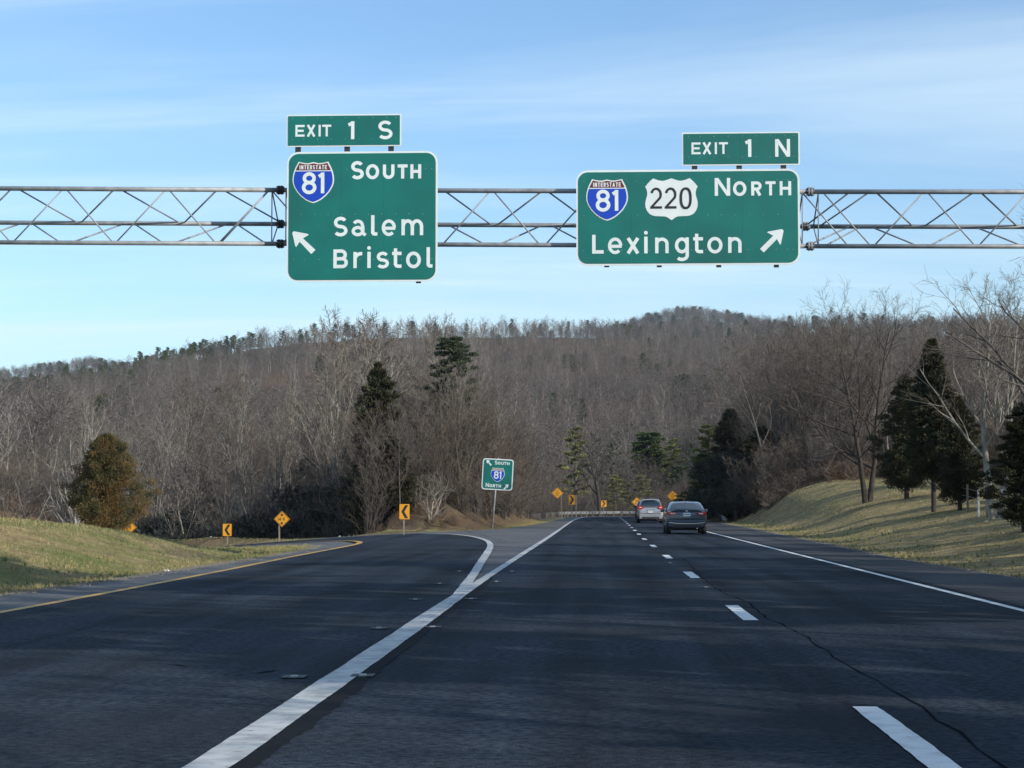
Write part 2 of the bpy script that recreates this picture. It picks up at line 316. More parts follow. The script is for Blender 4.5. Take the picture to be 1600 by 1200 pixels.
def height(x, y):
    x = np.asarray(x, float); y = np.asarray(y, float)
    px = 936 + FPX * x / np.maximum(y, 40)
    # near ground
    u = -8.5 - x
    mound = 0.9 * sstep(1.0, 6.0, u) * (1 + 0.10 * wav(x, y, 22, 3)) + 0.012 * np.maximum(0, u - 6) * sstep(10, 60, y)
    mound = mound - 0.30 * np.exp(-((y - 38 - 0.25 * (x + 14)) / 2.6) ** 2) * sstep(2.2, 5.0, u)
    cpx = [-1500, -300, 0, 60, 124, 195, 244, 300, 420, 500]
    hi_ = ip(px, cpx, [680, 762, 791, 803, 815.5, 834, 844, 859, 858, 856]); lo_ = ip(px, cpx, [760, 800, 816, 818, 823, 834, 844, 859, 858, 856])
    cap = 1.28 - (lo_ + (hi_ - lo_) * sstep(74, 95, y) - 789) / FPX * y
    mound = mound + 0.7 * sstep(60, 90, y) * sstep(-14, -24, x)
    mound = np.where(y > 46, np.minimum(mound, cap), mound)
    A = ip(y, [0, 50, 75, 130, 200, 260], [1.1, 1.1, 1.3, 3.0, 5.2, 4.0])
    bank = A * sstep(7.2, 16.5, x) + 0.03 * np.maximum(0, x - 16)
    edge_y = ip(x, [p[0] for p in LEDGE[::-1]], [p[1] for p in LEDGE[::-1]])
    rav = -8.0 * sstep(0, 15, y - edge_y) * sstep(-10.5, -15, x) * sstep(-60, -40, x)
    kn = (2.6 + 0.9 * sstep(-8, -13, x)) * sstep(-3.2, -9.2, x) * sstep(-22, -13, x) * sstep(92, 116, y) * sstep(190, 140, y)
    ramp_side = np.where(x < -8, sstep(80, 110, y) * (zr(x)), 0)
    near = np.where(x < -8.5, mound * sstep(92, 84, y) * 1.0 + rav + kn + ramp_side, np.where(x > 7, bank, kn))
    near = np.where((x < -8.5) & (x < -40) , np.maximum(near, mound * 0.8), near)
    near = near - 2.5 * sstep(200, 235, y) * sstep(14, 4, x) * sstep(-30, -4, x)
    # hills
    F = ip(px, F_PX, F_D); D, Zc = crest(px); B = ip(px, B_PX, B_Z)
    t = np.clip((y - F) / (D - F), 0, 1)
    hill = B + (Zc - B) * (t ** ip(px, [600, 850], [1.28, 1.08]))
    hill = hill + (3 + 9 * t) * (wav(x, y, 190, 5) - .4) * np.clip(t * 6, 0, 1) * np.clip((1 - t) * 2.2, 0.0, 1) + 0.8 * wav(x, y, 45, 8) * np.clip(t * 8, 0, 1)
    over = np.maximum(0, y - D)
    hill = hill - np.minimum(over * .04 + np.maximum(over - 90, 0) * 0.2, 60)
    z2 = 1.28 + (789 - ip(px, S_PX, S_SK)) / FPX * 2400 - 8
    far = (Zc - 60) + (z2 - (Zc - 60)) * sstep(1500, 2400, y)
    hill = np.where(y > 1500, far, hill)
    hill = np.where(y > 2400, far - np.minimum((y - 2400) * 0.2, 150), hill)
    wgt = sstep(-35, 5, y - F)
    z = near * (1 - wgt) + hill * wgt
    z = z + 0.035 * wav(x, y, 3.1, 4) + 0.05 * wav(x, y, 8, 9)
    # cut to the pavement
    ins = inside(PAVE, x, y); dd = dist(PAVE, x, y)
    wd = ip(y, [0, 60, 90], [2.2, 2.2, 4.5]); wd = np.where((x < -9) & (y > 84), 0.9, wd)
    k = np.where(ins, 0.0, sstep(0.0, 1, dd / wd))
    z = (zr(x) - 0.06) * (1 - k) + z * k
    return z
def H(x, y): return float(height(np.array([x]), np.array([y]))[0])
def axis(parts):
    a = []
    for lo, hi, st in parts: a += list(np.arange(lo, hi, st))
    return np.array(a)
gx = axis([(-6000, -1500, 500), (-1500, -400, 60), (-400, -100, 14), (-100, -50, 2.5), (-50, 30, 0.55), (30, 60, 1.5), (60, 160, 6), (160, 500, 18), (500, 1500, 60), (1500, 6001, 500)])
gy = axis([(-1500, -100, 200), (-100, 0, 12), (0, 20, 2), (20, 120, 0.7), (120, 260, 2.2), (260, 600, 9), (600, 1300, 16), (1300, 3000, 60), (3000, 12001, 1000)])
GX, GY = np.meshgrid(gx, gy); GZ = height(GX, GY)
nx, ny = len(gx), len(gy)
idx = np.arange(nx * ny).reshape(ny, nx)
F4 = np.stack([idx[:-1, :-1], idx[:-1, 1:], idx[1:, 1:], idx[1:, :-1]], -1).reshape(-1, 4)
terrain = np_mesh('ground', np.stack([GX, GY, GZ], -1).reshape(-1, 3), F4, M['ground'], smooth=True)
def attr(me, name, vals):
    a = me.attributes.new(name, 'FLOAT', 'POINT'); a.data.foreach_set('value', np.asarray(vals, np.float32).ravel())
def litter(x, y):
    px = 936 + FPX * x / np.maximum(y, 40)
    l = sstep(-25, 0, y - ip(px, F_PX, F_D))
    l = np.maximum(l, sstep(-4.2, -6.5, x) * sstep(90, 97, y - 0.25 * (x + 8)) * sstep(-45, -30, x))
    l = np.maximum(l, sstep(88, 96, y) * sstep(-26, -20, x) * sstep(-4, -6, x))
    l = np.maximum(l, 0.95 * (x < -8.3) * sstep(.2, 1.0, y - ip(x, [p[0] for p in LEDGE[::-1]], [p[1] for p in LEDGE[::-1]])) * (x > -60))
    l = np.maximum(l, .75 * (wav(x, y, 7, 55) > .5) * (x > 8) * sstep(50, 110, y))
    l = np.maximum(l, sstep(16, 22, x) * sstep(118, 132, y))
    l = np.maximum(l, sstep(130, 150, y) * sstep(9, 13, x))
    l = np.maximum(l, sstep(22, 30, x) * 0.8)
    return np.clip(l + 0.25 * wav(x, y, 9, 31) * (l > 0.02) * (l < 0.98), 0, 1)
attr(terrain, 'litter', litter(GX, GY))
attr(terrain, 'green', np.clip(1.15 * sstep(-8.5, -11, GX) * sstep(68, 50, GY) + 0.35 + 0.3 * sstep(7, 12, GX) * sstep(70, 40, GY) - 0.5 * np.exp(-dist(PAVE, GX, GY) / 1.5) - .35 * (GX > 0), 0, 1))
attr(terrain, 'soil', 0.75 * np.exp(-(dist(PAVE, GX, GY) / 0.28) ** 2) * (0.6 + 0.5 * wav(GX, GY, 2.3, 12)) * (GY < 120))
tag(link('ground', terrain), 'dry winter grass verges with brown leaf litter rising into wooded hills', kind='structure')
# ------------------------------------------------------------------ pavement sheets
def sheet(name, poly, off, m, step=3.0, parent=None):
    P = [Vector(p) for p in poly]; n = len(P)
    A = np.array(poly); x0, y0 = A.min(0); x1, y1 = A.max(0)
    X, Y = np.meshgrid(np.arange(x0 + .3, x1, step), np.arange(y0 + .3, y1, step * 2))
    k = inside(poly, X, Y) & (dist(poly, X, Y) > step * 0.3) & (X < -8)
    pts = P + [Vector((a, b)) for a, b in zip(X[k], Y[k])]
    r = delaunay_2d_cdt(pts, [], [list(range(n))], 1, 1e-5)
    V = np.array([(v.x, v.y, 0) for v in r[0]]); V[:, 2] = zr(V[:, 0]) + off
    f = [tuple(t) for t in r[2]]
    me = bpy.data.meshes.new(name); me.from_pydata(V.tolist(), [], f); me.materials.append(m); me.update()
    o = link(name, me, parent)
    return o
def strip(name, pts, wid, off, m, parent=None, jit=0.0, step=1.0, seed=1):
    P = np.array(smooth_line(pts, step)); T = np.gradient(P, axis=0); T /= np.hypot(T[:, 0], T[:, 1])[:, None]; Nn = np.stack([-T[:, 1], T[:, 0]], 1)
    r = np.random.default_rng(seed); n = len(P)
    wl = (wid(P) if callable(wid) else np.full(n, wid)) / 2
    def edge(): return jit * (.45 * r.uniform(-1, 1, n) + .9 * np.interp(np.arange(n), np.arange(0, n + 6, 5), r.uniform(-1, 1, len(np.arange(0, n + 6, 5)))))
    a = P + Nn * (wl + edge())[:, None]; b = P - Nn * (wl + edge())[:, None]
    V = np.concatenate([np.c_[a, zr(a[:, 0]) + off], np.c_[b, zr(b[:, 0]) + off]])
    i = np.arange(n - 1); F = np.stack([i + n, i + n + 1, i + 1, i], 1)
    return link(name, np_mesh(name, V, F, m), parent)
road = tag(sheet('shoulder', PAVE, -0.012, M['shoulder']), 'weathered light grey asphalt shoulders and gore', kind='structure')
SW = smooth_line
LM = [(x - 0.1, y) for x, y in LEFT]; RM = [(x + 0.25, y) for x, y in RIGHT]
lanes = tag(sheet('road', RM + LM[::-1], -0.004, M['asphalt']), 'dark asphalt lanes of the highway running straight ahead', kind='structure')
rs = [p for p in REDGE]
tag(sheet('right_shoulder', [(x - 0.12, y) for x, y in REDGE] + [(x + 0.252, y) for x, y in RIGHT][::-1], -0.004, M['shoulder_dark']), 'grey asphalt shoulder right of the white edge line', kind='structure')
yin = [(x + 0.05, y) for x, y in SW(YEL, 2.5)]; win = [(x, y) for x, y in SW(WHT, 2.5)]
tag(sheet('ramp_road', [(-2.003, -30)] + [(-2.02, 10), (-2.102, 19)] + win + yin[::-1], -0.004, M['asphalt']), 'dark asphalt exit ramp curving away to the left', kind='structure')
# markings (paint, 4 mm sheets)
def mark(o, label=None): return tag(o, label, kind='structure')
mark(strip('edge_line', [p for p in LEFT if p[1] > 20 or p[0] > 3] if False else LEFT, lambda P: ip(P[:, 1], [0, 22, 34, 60], [0.23, 0.23, 0.15, 0.17]), 0.004, M['wpaint_old'], lanes, 0.006, 0.12))
strip('edge_line', RIGHT, 0.12, 0.004, M['wpaint'], lanes, 0.004)
strip('edge_line', WHT, lambda P: ip(P[:, 1], [20, 30, 50, 80], [0.05, 0.16, 0.20, 0.17]), 0.008, M['wpaint_old'], lanes, 0.008, 0.15)
strip('edge_line', YEL, lambda P: ip(P[:, 1], [0, 60, 66, 90], [0.13, 0.15, 0.22, 0.18]), 0.004, M['ypaint'], lanes, 0.006)
strip('sealant_strip', [(-1.74, 4), (-1.74, 12), (-1.80, 18), (-1.86, 24), (-1.9, 33)], lambda P: 0.13 + 0.0 * P[:, 1], 0.000, M['tar'], lanes, 0.028, 0.09, 5)
y = 9.0 - 12.05; d0 = None; k = 0
while y < 200:
    pts = [(float(cline(yy)), yy) for yy in (y, y + 1.5, y + 3.1)]
    strip('lane_dash', pts, 0.165, 0.004, M['wpaint'], lanes, 0.006, 0.12, 20 + k); y += 12.05; k += 1
# the long meandering crack and a few short ones
CK = [(1068, 872), (1088, 893), (1112, 915), (1140, 930), (1165, 940), (1200, 965), (1240, 985), (1278, 1008), (1300, 1026), (1350, 1050), (1385, 1075), (1440, 1105), (1500, 1145), (1570, 1200)]
ckp = [(gnd(*p).x, gnd(*p).y) for p in CK]
jg = random.Random(4)
def crack(pts, wd, seed):
    q = []
    P = smooth_line(pts, 0.5)
    rr = random.Random(seed)
    for x, y in P: q.append((x + rr.uniform(-.035, .035), y + rr.uniform(-.05, .05)))
    n = len(q); r2 = np.random.default_rng(seed)
    V = []; F = []
    for i, (x, y) in enumerate(q):
        ww = wd * r2.uniform(0.15, 1.4); V += [(x - ww, y, .0005), (x + ww, y, .0005)]
        if i: F.append((2 * i - 2, 2 * i - 1, 2 * i + 1, 2 * i))
    me = bpy.data.meshes.new('road_crack'); me.from_pydata(V, [], F); me.materials.append(M['crack']); return link('road_crack', me, lanes)
crack(ckp, 0.009, 3)
for a, b, s in (((400, 1052), (440, 1048), 5), ((860, 1030), (960, 1034), 6), ((250, 1040), (300, 1041), 8), ((1180, 968), (1120, 972), 9), ((1440, 1108), (1560, 1112), 10), ((690, 1130), (820, 1124), 11), ((730, 830), (790, 846), 12)):
    p, q = gnd(*a), gnd(*b); crack([(p.x, p.y), ((p.x + q.x) / 2, (p.y + q.y) / 2 + .1), (q.x, q.y)], 0.015, s)
# raised pavement markers in their castings
pm = None
for i, (px, py) in enumerate([(460, 1058), (567, 1056), (592, 982), (676, 980), (649, 937), (736, 936), (687, 912), (776, 909), (718, 893), (800, 893), (1103, 918), (1047, 880)]):
    g_ = gnd(px, py)
    if pm is None:
        pm = empty('pavement_marker'); 
        b = MB(); b.box(-.085, -.03, -.10, .10, 0.001, .008).box(.03, .085, -.10, .10, 0.001, .008).box(-.03, .03, -.10, .10, 0.001, .004); b.build('casting', M['dark_steel'], pm)
        MB().prism([(-.03, .004), (.03, .004), (.025, .014), (-.025, .014)], -.03, .03).build('reflector', M['alu'], pm); o = pm
    else: o = copy_tree(pm)
    o.location = (g_.x, g_.y, 0.0)
    side = 'left of' if i % 2 == 0 else 'right of'
    order = ['nearest the camera', 'second nearest', 'third nearest', 'fourth nearest', 'farthest'][i // 2] if i < 10 else ('between two lane dashes near the camera' if i == 10 else 'farther along the dashed lane line')
    tag(o, ('flat metal pavement marker %s the broad white line, %s' % (side, order)) if i < 10 else 'flat metal pavement marker ' + order, 'pavement marker', 'raised pavement markers set in the asphalt')
# ------------------------------------------------------------------ stroke lettering
def ell(cx, cy, rx, ry, a0, a1, n=None, p=2.0):
    n = n or max(6, int(abs(a1 - a0) / 9)); o = []
    for a in np.linspace(R(a0), R(a1), n):
        c, s = math.cos(a), math.sin(a)
        o.append((cx + rx * math.copysign(abs(c) ** (2 / p), c), cy + ry * math.copysign(abs(s) ** (2 / p), s)))
    return o
def glyph(ch, w, h, s):
    """centre lines of one letter in a w x h box, origin lower left, stroke s"""
    e = s / 2; x0, x1, y0, y1 = e, w - e, e, h - e; xm, ym = w / 2, h / 2; rx = (w - s) / 2
    if ch == 'E': return [[(e, h), (e, 0)], [(s, y1), (w, y1)], [(s, ym), (w * .9, ym)], [(s, y0), (w, y0)]]
    if ch == 'X' or ch == 'x': k = s * .62; return [[(k, 0), (w - k, h)], [(k, h), (w - k, 0)]]
    if ch == 'I': return [[(xm, 0), (xm, h)]]
    if ch == 'T': return [[(0, y1), (w, y1)], [(xm, 0), (xm, h - s)]]
    if ch == 'H': return [[(e, 0), (e, h)], [(x1, 0), (x1, h)], [(s, ym), (w - s, ym)]]
    if ch == 'L': return [[(e, h), (e, 0)], [(s, y0), (w, y0)]]
    if ch == 'N': return [[(e, 0), (e, h)], [(x1, 0), (x1, h)], [(e + s * .15, h - s * .2), (x1 - s * .15, s * .2)]]
    if ch == 'A': return [[(s * .5, 0), (xm, h - s * .3)], [(w - s * .5, 0), (xm, h - s * .3)], [(w * .24, h * .28), (w * .76, h * .28)]]
    if ch == 'U': return [[(x0, h), (x0, rx + e)] + ell(xm, rx + e, rx, rx, 180, 360) + [(x1, h)]]
    if ch in 'O0o': return [ell(xm, ym, rx, (h - s) / 2, 0, 360, 30, 2.0 if ch != '0' else 2.4) + [(w - e, ym)] * 0]
    if ch == 'R': r = (h * .54 - s) / 2 + e * .5; return [[(e, 0), (e, h)], [(s, y1), (w - r - e, y1)] + ell(w - r - e, y1 - r, r, r, 90, -90) + [(s, y1 - 2 * r)], [(w * .5, y1 - 2 * r), (w - e * 1.1, 0)]]
    if ch == 'B':
        r = (h - s) / 4; return [[(e, 0), (e, h)], [(s, y1), (w - r - e * 1.6, y1)] + ell(w - r - e * 1.6, y1 - r, r, r, 90, -90) + [(s, ym)], [(w - r - e * 1.6, ym)] + ell(w - r - e, y0 + r, r, r, 90, -90) + [(s, y0)]]
    if ch in 'Ss':
        ry = (h - s) / 4; return [ell(xm, y1 - ry, rx * .94, ry, 28, 250, 20) + [(xm, ym)] + ell(xm, y0 + ry, rx, ry, 70, -150, 20)]
    if ch == '8':
        r1 = (h - s) * .235; r2 = (h - s) / 2 - r1; return [ell(xm, y1 - r1, rx * .88, r1, 0, 360, 24), ell(xm, y0 + r2, rx, r2, 0, 360, 28)]
    if ch == '1': return [[(x1, 0), (x1, h)], [(0, h * .80), (x1 - e * .2, h - e * 1.1)]] if w < h * .6 else []
    if ch == '2': ry = h * .28; return [ell(xm, y1 - ry, rx, ry, 165, -35, 16) + [(e * 1.3, s * .8)], [(0, y0), (w, y0)]]
    if ch == '9': ry = h * .29; return [ell(xm, y1 - ry, rx, ry, 0, 360, 24), ell(xm, ym, rx, (h - s) / 2, 5, -110, 14)]
    if ch == '4': return [[(w * .72, 0), (w * .72, h)], [(w * .7, h - e), (e, h * .3)], [(0, h * .27), (w, h * .27)]]
    if ch == '-': return [[(0, ym), (w, ym)]]
    if ch == 'l': return [[(e, h), (e, s * .95), (e + s * .28, e * 1.15), (w, e)]]
    if ch == 'i': return [[(xm, 0), (xm, h * .80)], ell(xm, h * .98, s * .24, s * .24, 0, 360, 10) ]
    if ch == 't': return [[(w * .36, h), (w * .36, s * 1.1), (w * .36 + s * .28, e * 1.3), (w * .36 + s * .8, e), (w, e * 1.05)], [(0, h * .74), (w, h * .74)]]
    if ch == 'r': return [[(e, 0), (e, h)], ell(e + (w - e) * .85, h * .55, (w - e) * .85, h * .45 - e, 165, 82, 8)]
    if ch == 'n': r = rx; return [[(x0, 0), (x0, h)], ell(xm, h - e - r * .95, r, r * .95, 165, 0, 14) + [(x1, 0)]]
    if ch == 'm':
        r = (w - s) / 4; return [[(x0, 0), (x0, h)], ell(x0 + r, h - e - r * 1.25, r, r * 1.25, 165, 0, 12) + [(x0 + 2 * r, 0)], ell(x0 + 3 * r, h - e - r * 1.25, r, r * 1.25, 165, 0, 12) + [(x1, 0)]]
    if ch == 'e': return [ell(xm, ym, rx, (h - s) / 2, 0, 315, 26), [(s * .6, h * .47), (w - s * .2, h * .47)]]
    if ch == 'a':
        return [ell(xm - s * .1, h - e - h * .26, rx * .86, h * .26, 150, 20, 10) + [(x1 - e * .3, h * .55), (x1 - e * .3, h * .2), (w + e * .4, e * .6)],
                ell(xm - s * .15, e + h * .215, rx * .92, h * .215, 0, 360, 22)]
    if ch == 'g': return [ell(xm, ym, rx, (h - s) / 2, 0, 360, 24), [(x1, h), (x1, -h * .12)] + ell(xm, -h * .12, rx, h * .26, 0, -140, 12)]
    return []
def ribbon(mb, pts, s, yoff, closed=False):
    P = [Vector(p) for p in pts]
    Q = [P[0]]
    for p in P[1:]:
        if (p - Q[-1]).length > s * 0.04: Q.append(p)
    P = Q; n = len(P)
    if n < 2: return
    closed = (P[0] - P[-1]).length < s * .12 and n > 6
    if closed: P = P[:-1]; n -= 1
    a = []; b = []
    for i in range(n):
        if closed: d1 = (P[i] - P[i - 1]).normalized(); d2 = (P[(i + 1) % n] - P[i]).normalized()
        else:
            d1 = (P[i] - P[max(i - 1, 0)]).normalized() if i else (P[1] - P[0]).normalized()
            d2 = (P[i + 1] - P[i]).normalized() if i < n - 1 else d1
        nn = Vector((-(d1 + d2).y, (d1 + d2).x))
        nn = nn.normalized() if nn.length > 1e-4 else Vector((-d1.y, d1.x))
        c = max(0.45, nn.dot(Vector((-d1.y, d1.x))))
        a.append(P[i] + nn * s / 2 / c); b.append(P[i] - nn * s / 2 / c)
    V = [(p.x, yoff, p.y) for p in a] + [(p.x, yoff, p.y) for p in b]
    m = n if closed else n - 1
    mb.add(V, [(n + i, n + (i + 1) % n, (i + 1) % n, i) for i in range(m)])
class Board:
    """a flat sign facing -Y; drawing units are photo pixels, k metres per pixel, centred on (cx,cy)"""
    def __init__(s, name, px, py, Y, tilt=0.0, k=None, rotz=0.0):
        s.e = empty(name, at(px, py, Y)); s.cx, s.cy = px, py; s.k = k or (at(px + 50, py, Y) - at(px - 50, py, Y)).x / 100
        s.e.rotation_euler = (0, R(tilt), rotz); s.Y = Y
    def q(s, x, y): return ((x - s.cx) * s.k, (s.cy - y) * s.k)
    def poly(s, name, pts, front, m, thick=0.004, parent=None):
        return MB().prism([s.q(*p) for p in pts], -front - thick, -front).build(name, m, parent or s.e)
    def text(s, name, items, front, m, parent=None, dy=0.0008):
        """items: (char, x0, x1, ytop, ybottom, stroke)"""
        k = s.k; j = 0; single = (items[0][4] - items[0][3]) > 9; mb = MB(); nm = {'lettering': 'letter', 'numerals': 'numeral'}.get(name, name)
        for ch, x0, x1, yt, yb, st in items:
            st = st * .89
            if single: mb = MB()
            for st_ in glyph(ch, (x1 - x0) * k, (yb - yt) * k, st * k):
                ox, oz = s.q(x0, yb); sw = st * k * (1.3 if ch == 'i' and len(st_) > 5 else 1)
                if ch == 'i' and len(st_) > 5:
                    c = st_; r = st * k * .56; cx = ox + (x1 - x0) * k / 2; cz = oz + (yb - yt) * k * .985
                    mb.add([(cx + r * math.cos(a), -front - dy * j, cz + r * math.sin(a)) for a in np.linspace(0, 2 * math.pi, 16)[:-1]], [tuple(range(15))])
                else: ribbon(mb, [(a + ox, b + oz) for a, b in st_], sw, -front - dy * (j % 5))
                j += 1
            if single: o = mb.build(nm, m, parent or s.e)
        return o if single else tag(mb.build(name, m, parent or s.e), kind='stuff')
def rrect(x0, x1, y0, y1, r, n=8):
    o = []
    for cx, cy, a in ((x1 - r, y0 + r, -90), (x1 - r, y1 - r, 0), (x0 + r, y1 - r, 90), (x0 + r, y0 + r, 180)):
        for t in np.linspace(a, a + 90, n): o.append((cx + r * math.cos(R(t)), cy + r * math.sin(R(t))))
    return o[::-1]           # pixel space has y down: reversed to face -Y
def clip(pts, axis_, lim, keep_less):
    o = []; n = len(pts); f = (lambda p: (lim - p[axis_]) if keep_less else (p[axis_] - lim))
    for i in range(n):
        p, q = pts[i], pts[(i + 1) % n]; a, b = f(p), f(q)
        if a >= 0: o.append(p)
        if (a >= 0) != (b >= 0): t = a / (a - b); o.append((p[0] + (q[0] - p[0]) * t, p[1] + (q[1] - p[1]) * t))
    return o
IS_R = [(0, .010), (.05, .022), (.12, .038), (.20, .034), (.28, .020), (.36, .0), (.385, .055), (.43, .14), (.465, .23), (.49, .33), (.5, .44), (.49, .53), (.455, .62), (.39, .73), (.30, .83), (.18, .925), (.08, .975), (0, 1.0)]
def shield_pts(x0, x1, y0, y1, sc_=1.0):
    cx = (x0 + x1) / 2; cy = (y0 + y1) / 2; w_ = x1 - x0; h_ = y1 - y0
    half = [(cx + a * w_, y0 + b * h_) for a, b in IS_R]
    full = half + [(2 * cx - a, b) for a, b in half[-2:0:-1]]
    return [(cx + (a - cx) * sc_, cy + (b - cy) * sc_) for a, b in full][::-1]
def word(txt, x0, x1, yt, yb, st, gap=0.28, widths=None):
    W = {'I': .25, '1': .3, '-': .5, 'N': .95, 'T': .85, 'A': 1.0}
    ws = [W.get(c, .85) for c in txt]; tot = sum(ws) + gap * (len(ws) - 1); u = (x1 - x0) / tot; o = []; x = x0
    for c, w_ in zip(txt, ws): o.append((c, x, x + w_ * u, yt, yb, st)); x += (w_ + gap) * u
    return o
def interstate(bd, x0, x1, y0, y1, front):
    w_ = x1 - x0; h_ = y1 - y0
    sh = bd.poly('route_shield', shield_pts(x0, x1, y0, y1), front, M['white'], 0.006)
    inn = shield_pts(x0, x1, y0, y1, .938)
    yb = y0 + h_ * .205
    bd.poly('red_band', clip(inn, 1, yb, True), front + .010, M['red'], .003, sh)
    bd.poly('blue_field', clip(inn, 1, yb + h_ * .028, False), front + .010, M['blue'], .003, sh)
    bd.text('lettering', word('INTERSTATE', x0 + w_ * .17, x0 + w_ * .83, y0 + h_ * .085, y0 + h_ * .188, w_ * .022), front + .017, M['white'], sh)
    bd.text('numerals', [('8', x0 + w_ * .228, x0 + w_ * .578, y0 + h_ * .255, y0 + h_ * .785, w_ * .094), ('1', x0 + w_ * .635, x0 + w_ * .768, y0 + h_ * .265, y0 + h_ * .765, w_ * .094)], front + .017, M['white'], sh)
    return sh
def rivets(bd, rows, front):
    mb = MB()
    for y, xs in rows:
        for x in xs:
            cx, cz = bd.q(x, y); r = .42 * bd.k
            mb.add([(cx - r, -front, cz - r), (cx + r, -front, cz - r), (cx + r, -front, cz + r), (cx - r, -front, cz + r), (cx, -front - .01, cz)], [(0, 1, 4), (1, 2, 4), (2, 3, 4), (3, 0, 4)])
    return tag(mb.build('rivets', M['white'], bd.e), kind='stuff')
def board_base(bd, x0, x1, y0, y1, r, bw, seams, gm='green'):
    bd.poly('white_border', rrect(x0, x1, y0, y1, r), 0, M['white'], .02)
    g = rrect(x0 + bw, x1 - bw, y0 + bw, y1 - bw, max(.5, r - bw))
    xs = [x0 - 1] + list(seams) + [x1 + 1]; gp = .14
    for a, b in zip(xs[:-1], xs[1:]):
        bd.poly('panel', clip(clip(g, 0, a + gp / 2, False), 0, b - gp / 2, True), .0215, M[gm], .008)
def arrow(bd, name, tip, b1, b2, n1, n2, t1, t2, front):
    # rounded barbs, tapering head
    def rd(p, c, q): 
        f = .12
        return [(p[0] * f + c[0] * (1 - f), p[1] * f + c[1] * (1 - f)), (q[0] * f + c[0] * (1 - f), q[1] * f + c[1] * (1 - f))]
    pts = rd(b2, tip, b1) + rd(tip, b1, n1) + [n1, t1, t2, n2] + rd(n2, b2, tip)
    A = sum(pts[i][0] * pts[(i + 1) % len(pts)][1] - pts[(i + 1) % len(pts)][0] * pts[i][1] for i in range(len(pts)))
    if A > 0: pts = pts[::-1]
    return bd.poly(name, pts, front, M['white'], .003)
YS = 41.55
z64 = lambda x, y, ox, oy, k: (ox + x / k, oy + y / k)
def I(items, ox, oy, k): return [(c, ox + a / k, ox + b / k, oy + t / k, oy + u / k, s / k) for c, a, b, t, u, s in items]
# --- left board: Salem Bristol
b1 = Board('guide_sign', 566, 338.5, YS)
board_base(b1, 448.3, 683.6, 236.4, 440.4, 18, 3.0, (533, 599))
FR = .031
b1.text('lettering', I([('S', 692, 822, 138, 322, 38), ('O', 842, 975, 170, 322, 36), ('U', 1012, 1128, 175, 320, 36), ('T', 1160, 1260, 175, 318, 36), ('H', 1287, 1395, 175, 318, 34)], 440, 230, 6.4), FR, M['white'])
b1.text('lettering', I([('S', 522, 662, 88, 285, 38), ('a', 703, 836, 118, 285, 36), ('l', 897, 960, 75, 281, 38), ('e', 1003, 1145, 118, 285, 36), ('m', 1200, 1417, 118, 278, 38)], 440, 325, 6.4), FR, M['white'])
b1.text('lettering', I([('B', 522, 667, 415, 603, 38), ('r', 722, 812, 442, 603, 38), ('i', 857, 899, 400, 603, 38), ('s', 952, 1077, 441, 608, 36), ('t', 1108, 1202, 408, 604, 38), ('o', 1247, 1395, 441, 608, 38), ('l', 1451, 1510, 398, 604, 38)], 440, 325, 6.4), FR, M['white'])
interstate(b1, 456.9, 522.0, 252.0, 317.2, FR)
zz = lambda *p: [z64(x, y, 440, 325, 6.4) for x, y in p]
arrow(b1, 'arrow', *zz((104, 226), (284, 262), (144, 396), (216, 302), (184, 336), (342, 418), (300, 460)), FR)
rivets(b1, [(264.7, [542, 562, 585, 606, 630, 649, 665, 674.5]), (335, [450 + 21 * i for i in range(1, 11)]), (405.6, [459, 477, 499, 520, 541, 563, 585, 607, 628, 650, 666, 675])], FR + .006)
tag(b1.e, 'large green overhead sign with white arrow reading South, Salem and Bristol', 'road sign', 'green signs hung on the overhead truss')
t1 = Board('exit_tab_sign', 538, 204, YS)
board_base(t1, 448.2, 627.0, 178.8, 229.3, 2, 2.1, (538,))
t1.text('lettering', I([('E', 175, 290, 200, 347, 30), ('X', 312, 430, 200, 347, 32), ('I', 463, 493, 200, 347, 30), ('T', 510, 623, 200, 347, 30), ('1', 838, 912, 160, 385, 47), ('S', 1207, 1388, 155, 390, 45)], 440, 170, 8), FR, M['white'])
rivets(t1, [(184.8, [457, 475, 496.5, 518, 539.5, 561, 582.5, 604.5, 618.5]), (217.9, [457, 475, 496.5, 518, 539.5, 561, 582.5, 618.5])], FR + .006)
tag(t1.e, 'narrow green tab reading EXIT 1 S above the left overhead sign', 'road sign', 'green exit number tabs')
# --- right board: Lexington
b2 = Board('guide_sign', 1074.5, 339.5, YS)
board_base(b2, 900.0, 1249.3, 264.2, 415.2, 18, 3.2, (986, 1074, 1160))
b2.text('lettering', I([('N', 455, 648, 625, 850, 46), ('O', 683, 850, 668, 855, 44), ('R', 910, 1040, 672, 850, 42), ('T', 1088, 1215, 672, 850, 40), ('H', 1265, 1408, 672, 850, 40)], 1060, 200, 8), FR, M['white'])
b2.text('lettering', I([('L', 110, 190, 118, 250, 27), ('e', 220, 320, 138, 254, 25), ('x', 345, 443, 142, 250, 27), ('i', 470, 498, 104, 250, 27), ('n', 548, 642, 140, 250, 26), ('g', 685, 782, 140, 252, 26), ('t', 812, 880, 115, 252, 26), ('o', 910, 1015, 138, 254, 26), ('n', 1054, 1147, 140, 250, 26)], 900, 340, 4.444), FR, M['white'])
interstate(b2, 915.6, 981.2, 278.5, 344.4, FR)
hp = [(0, 0), (.07, .03), (.14, .058), (.19, .06), (.25, .045), (.30, .022), (.348, 0), (.40, .055), (.45, .12), (.5, .20), (.475, .26), (.462, .33), (.462, .40), (.475, .46), (.492, .53), (.5, .61), (.493, .70), (.465, .78), (.42, .85), (.36, .89), (.30, .905), (.18, .91), (.12, .915), (.07, .94), (.03, .98), (0, 1)]
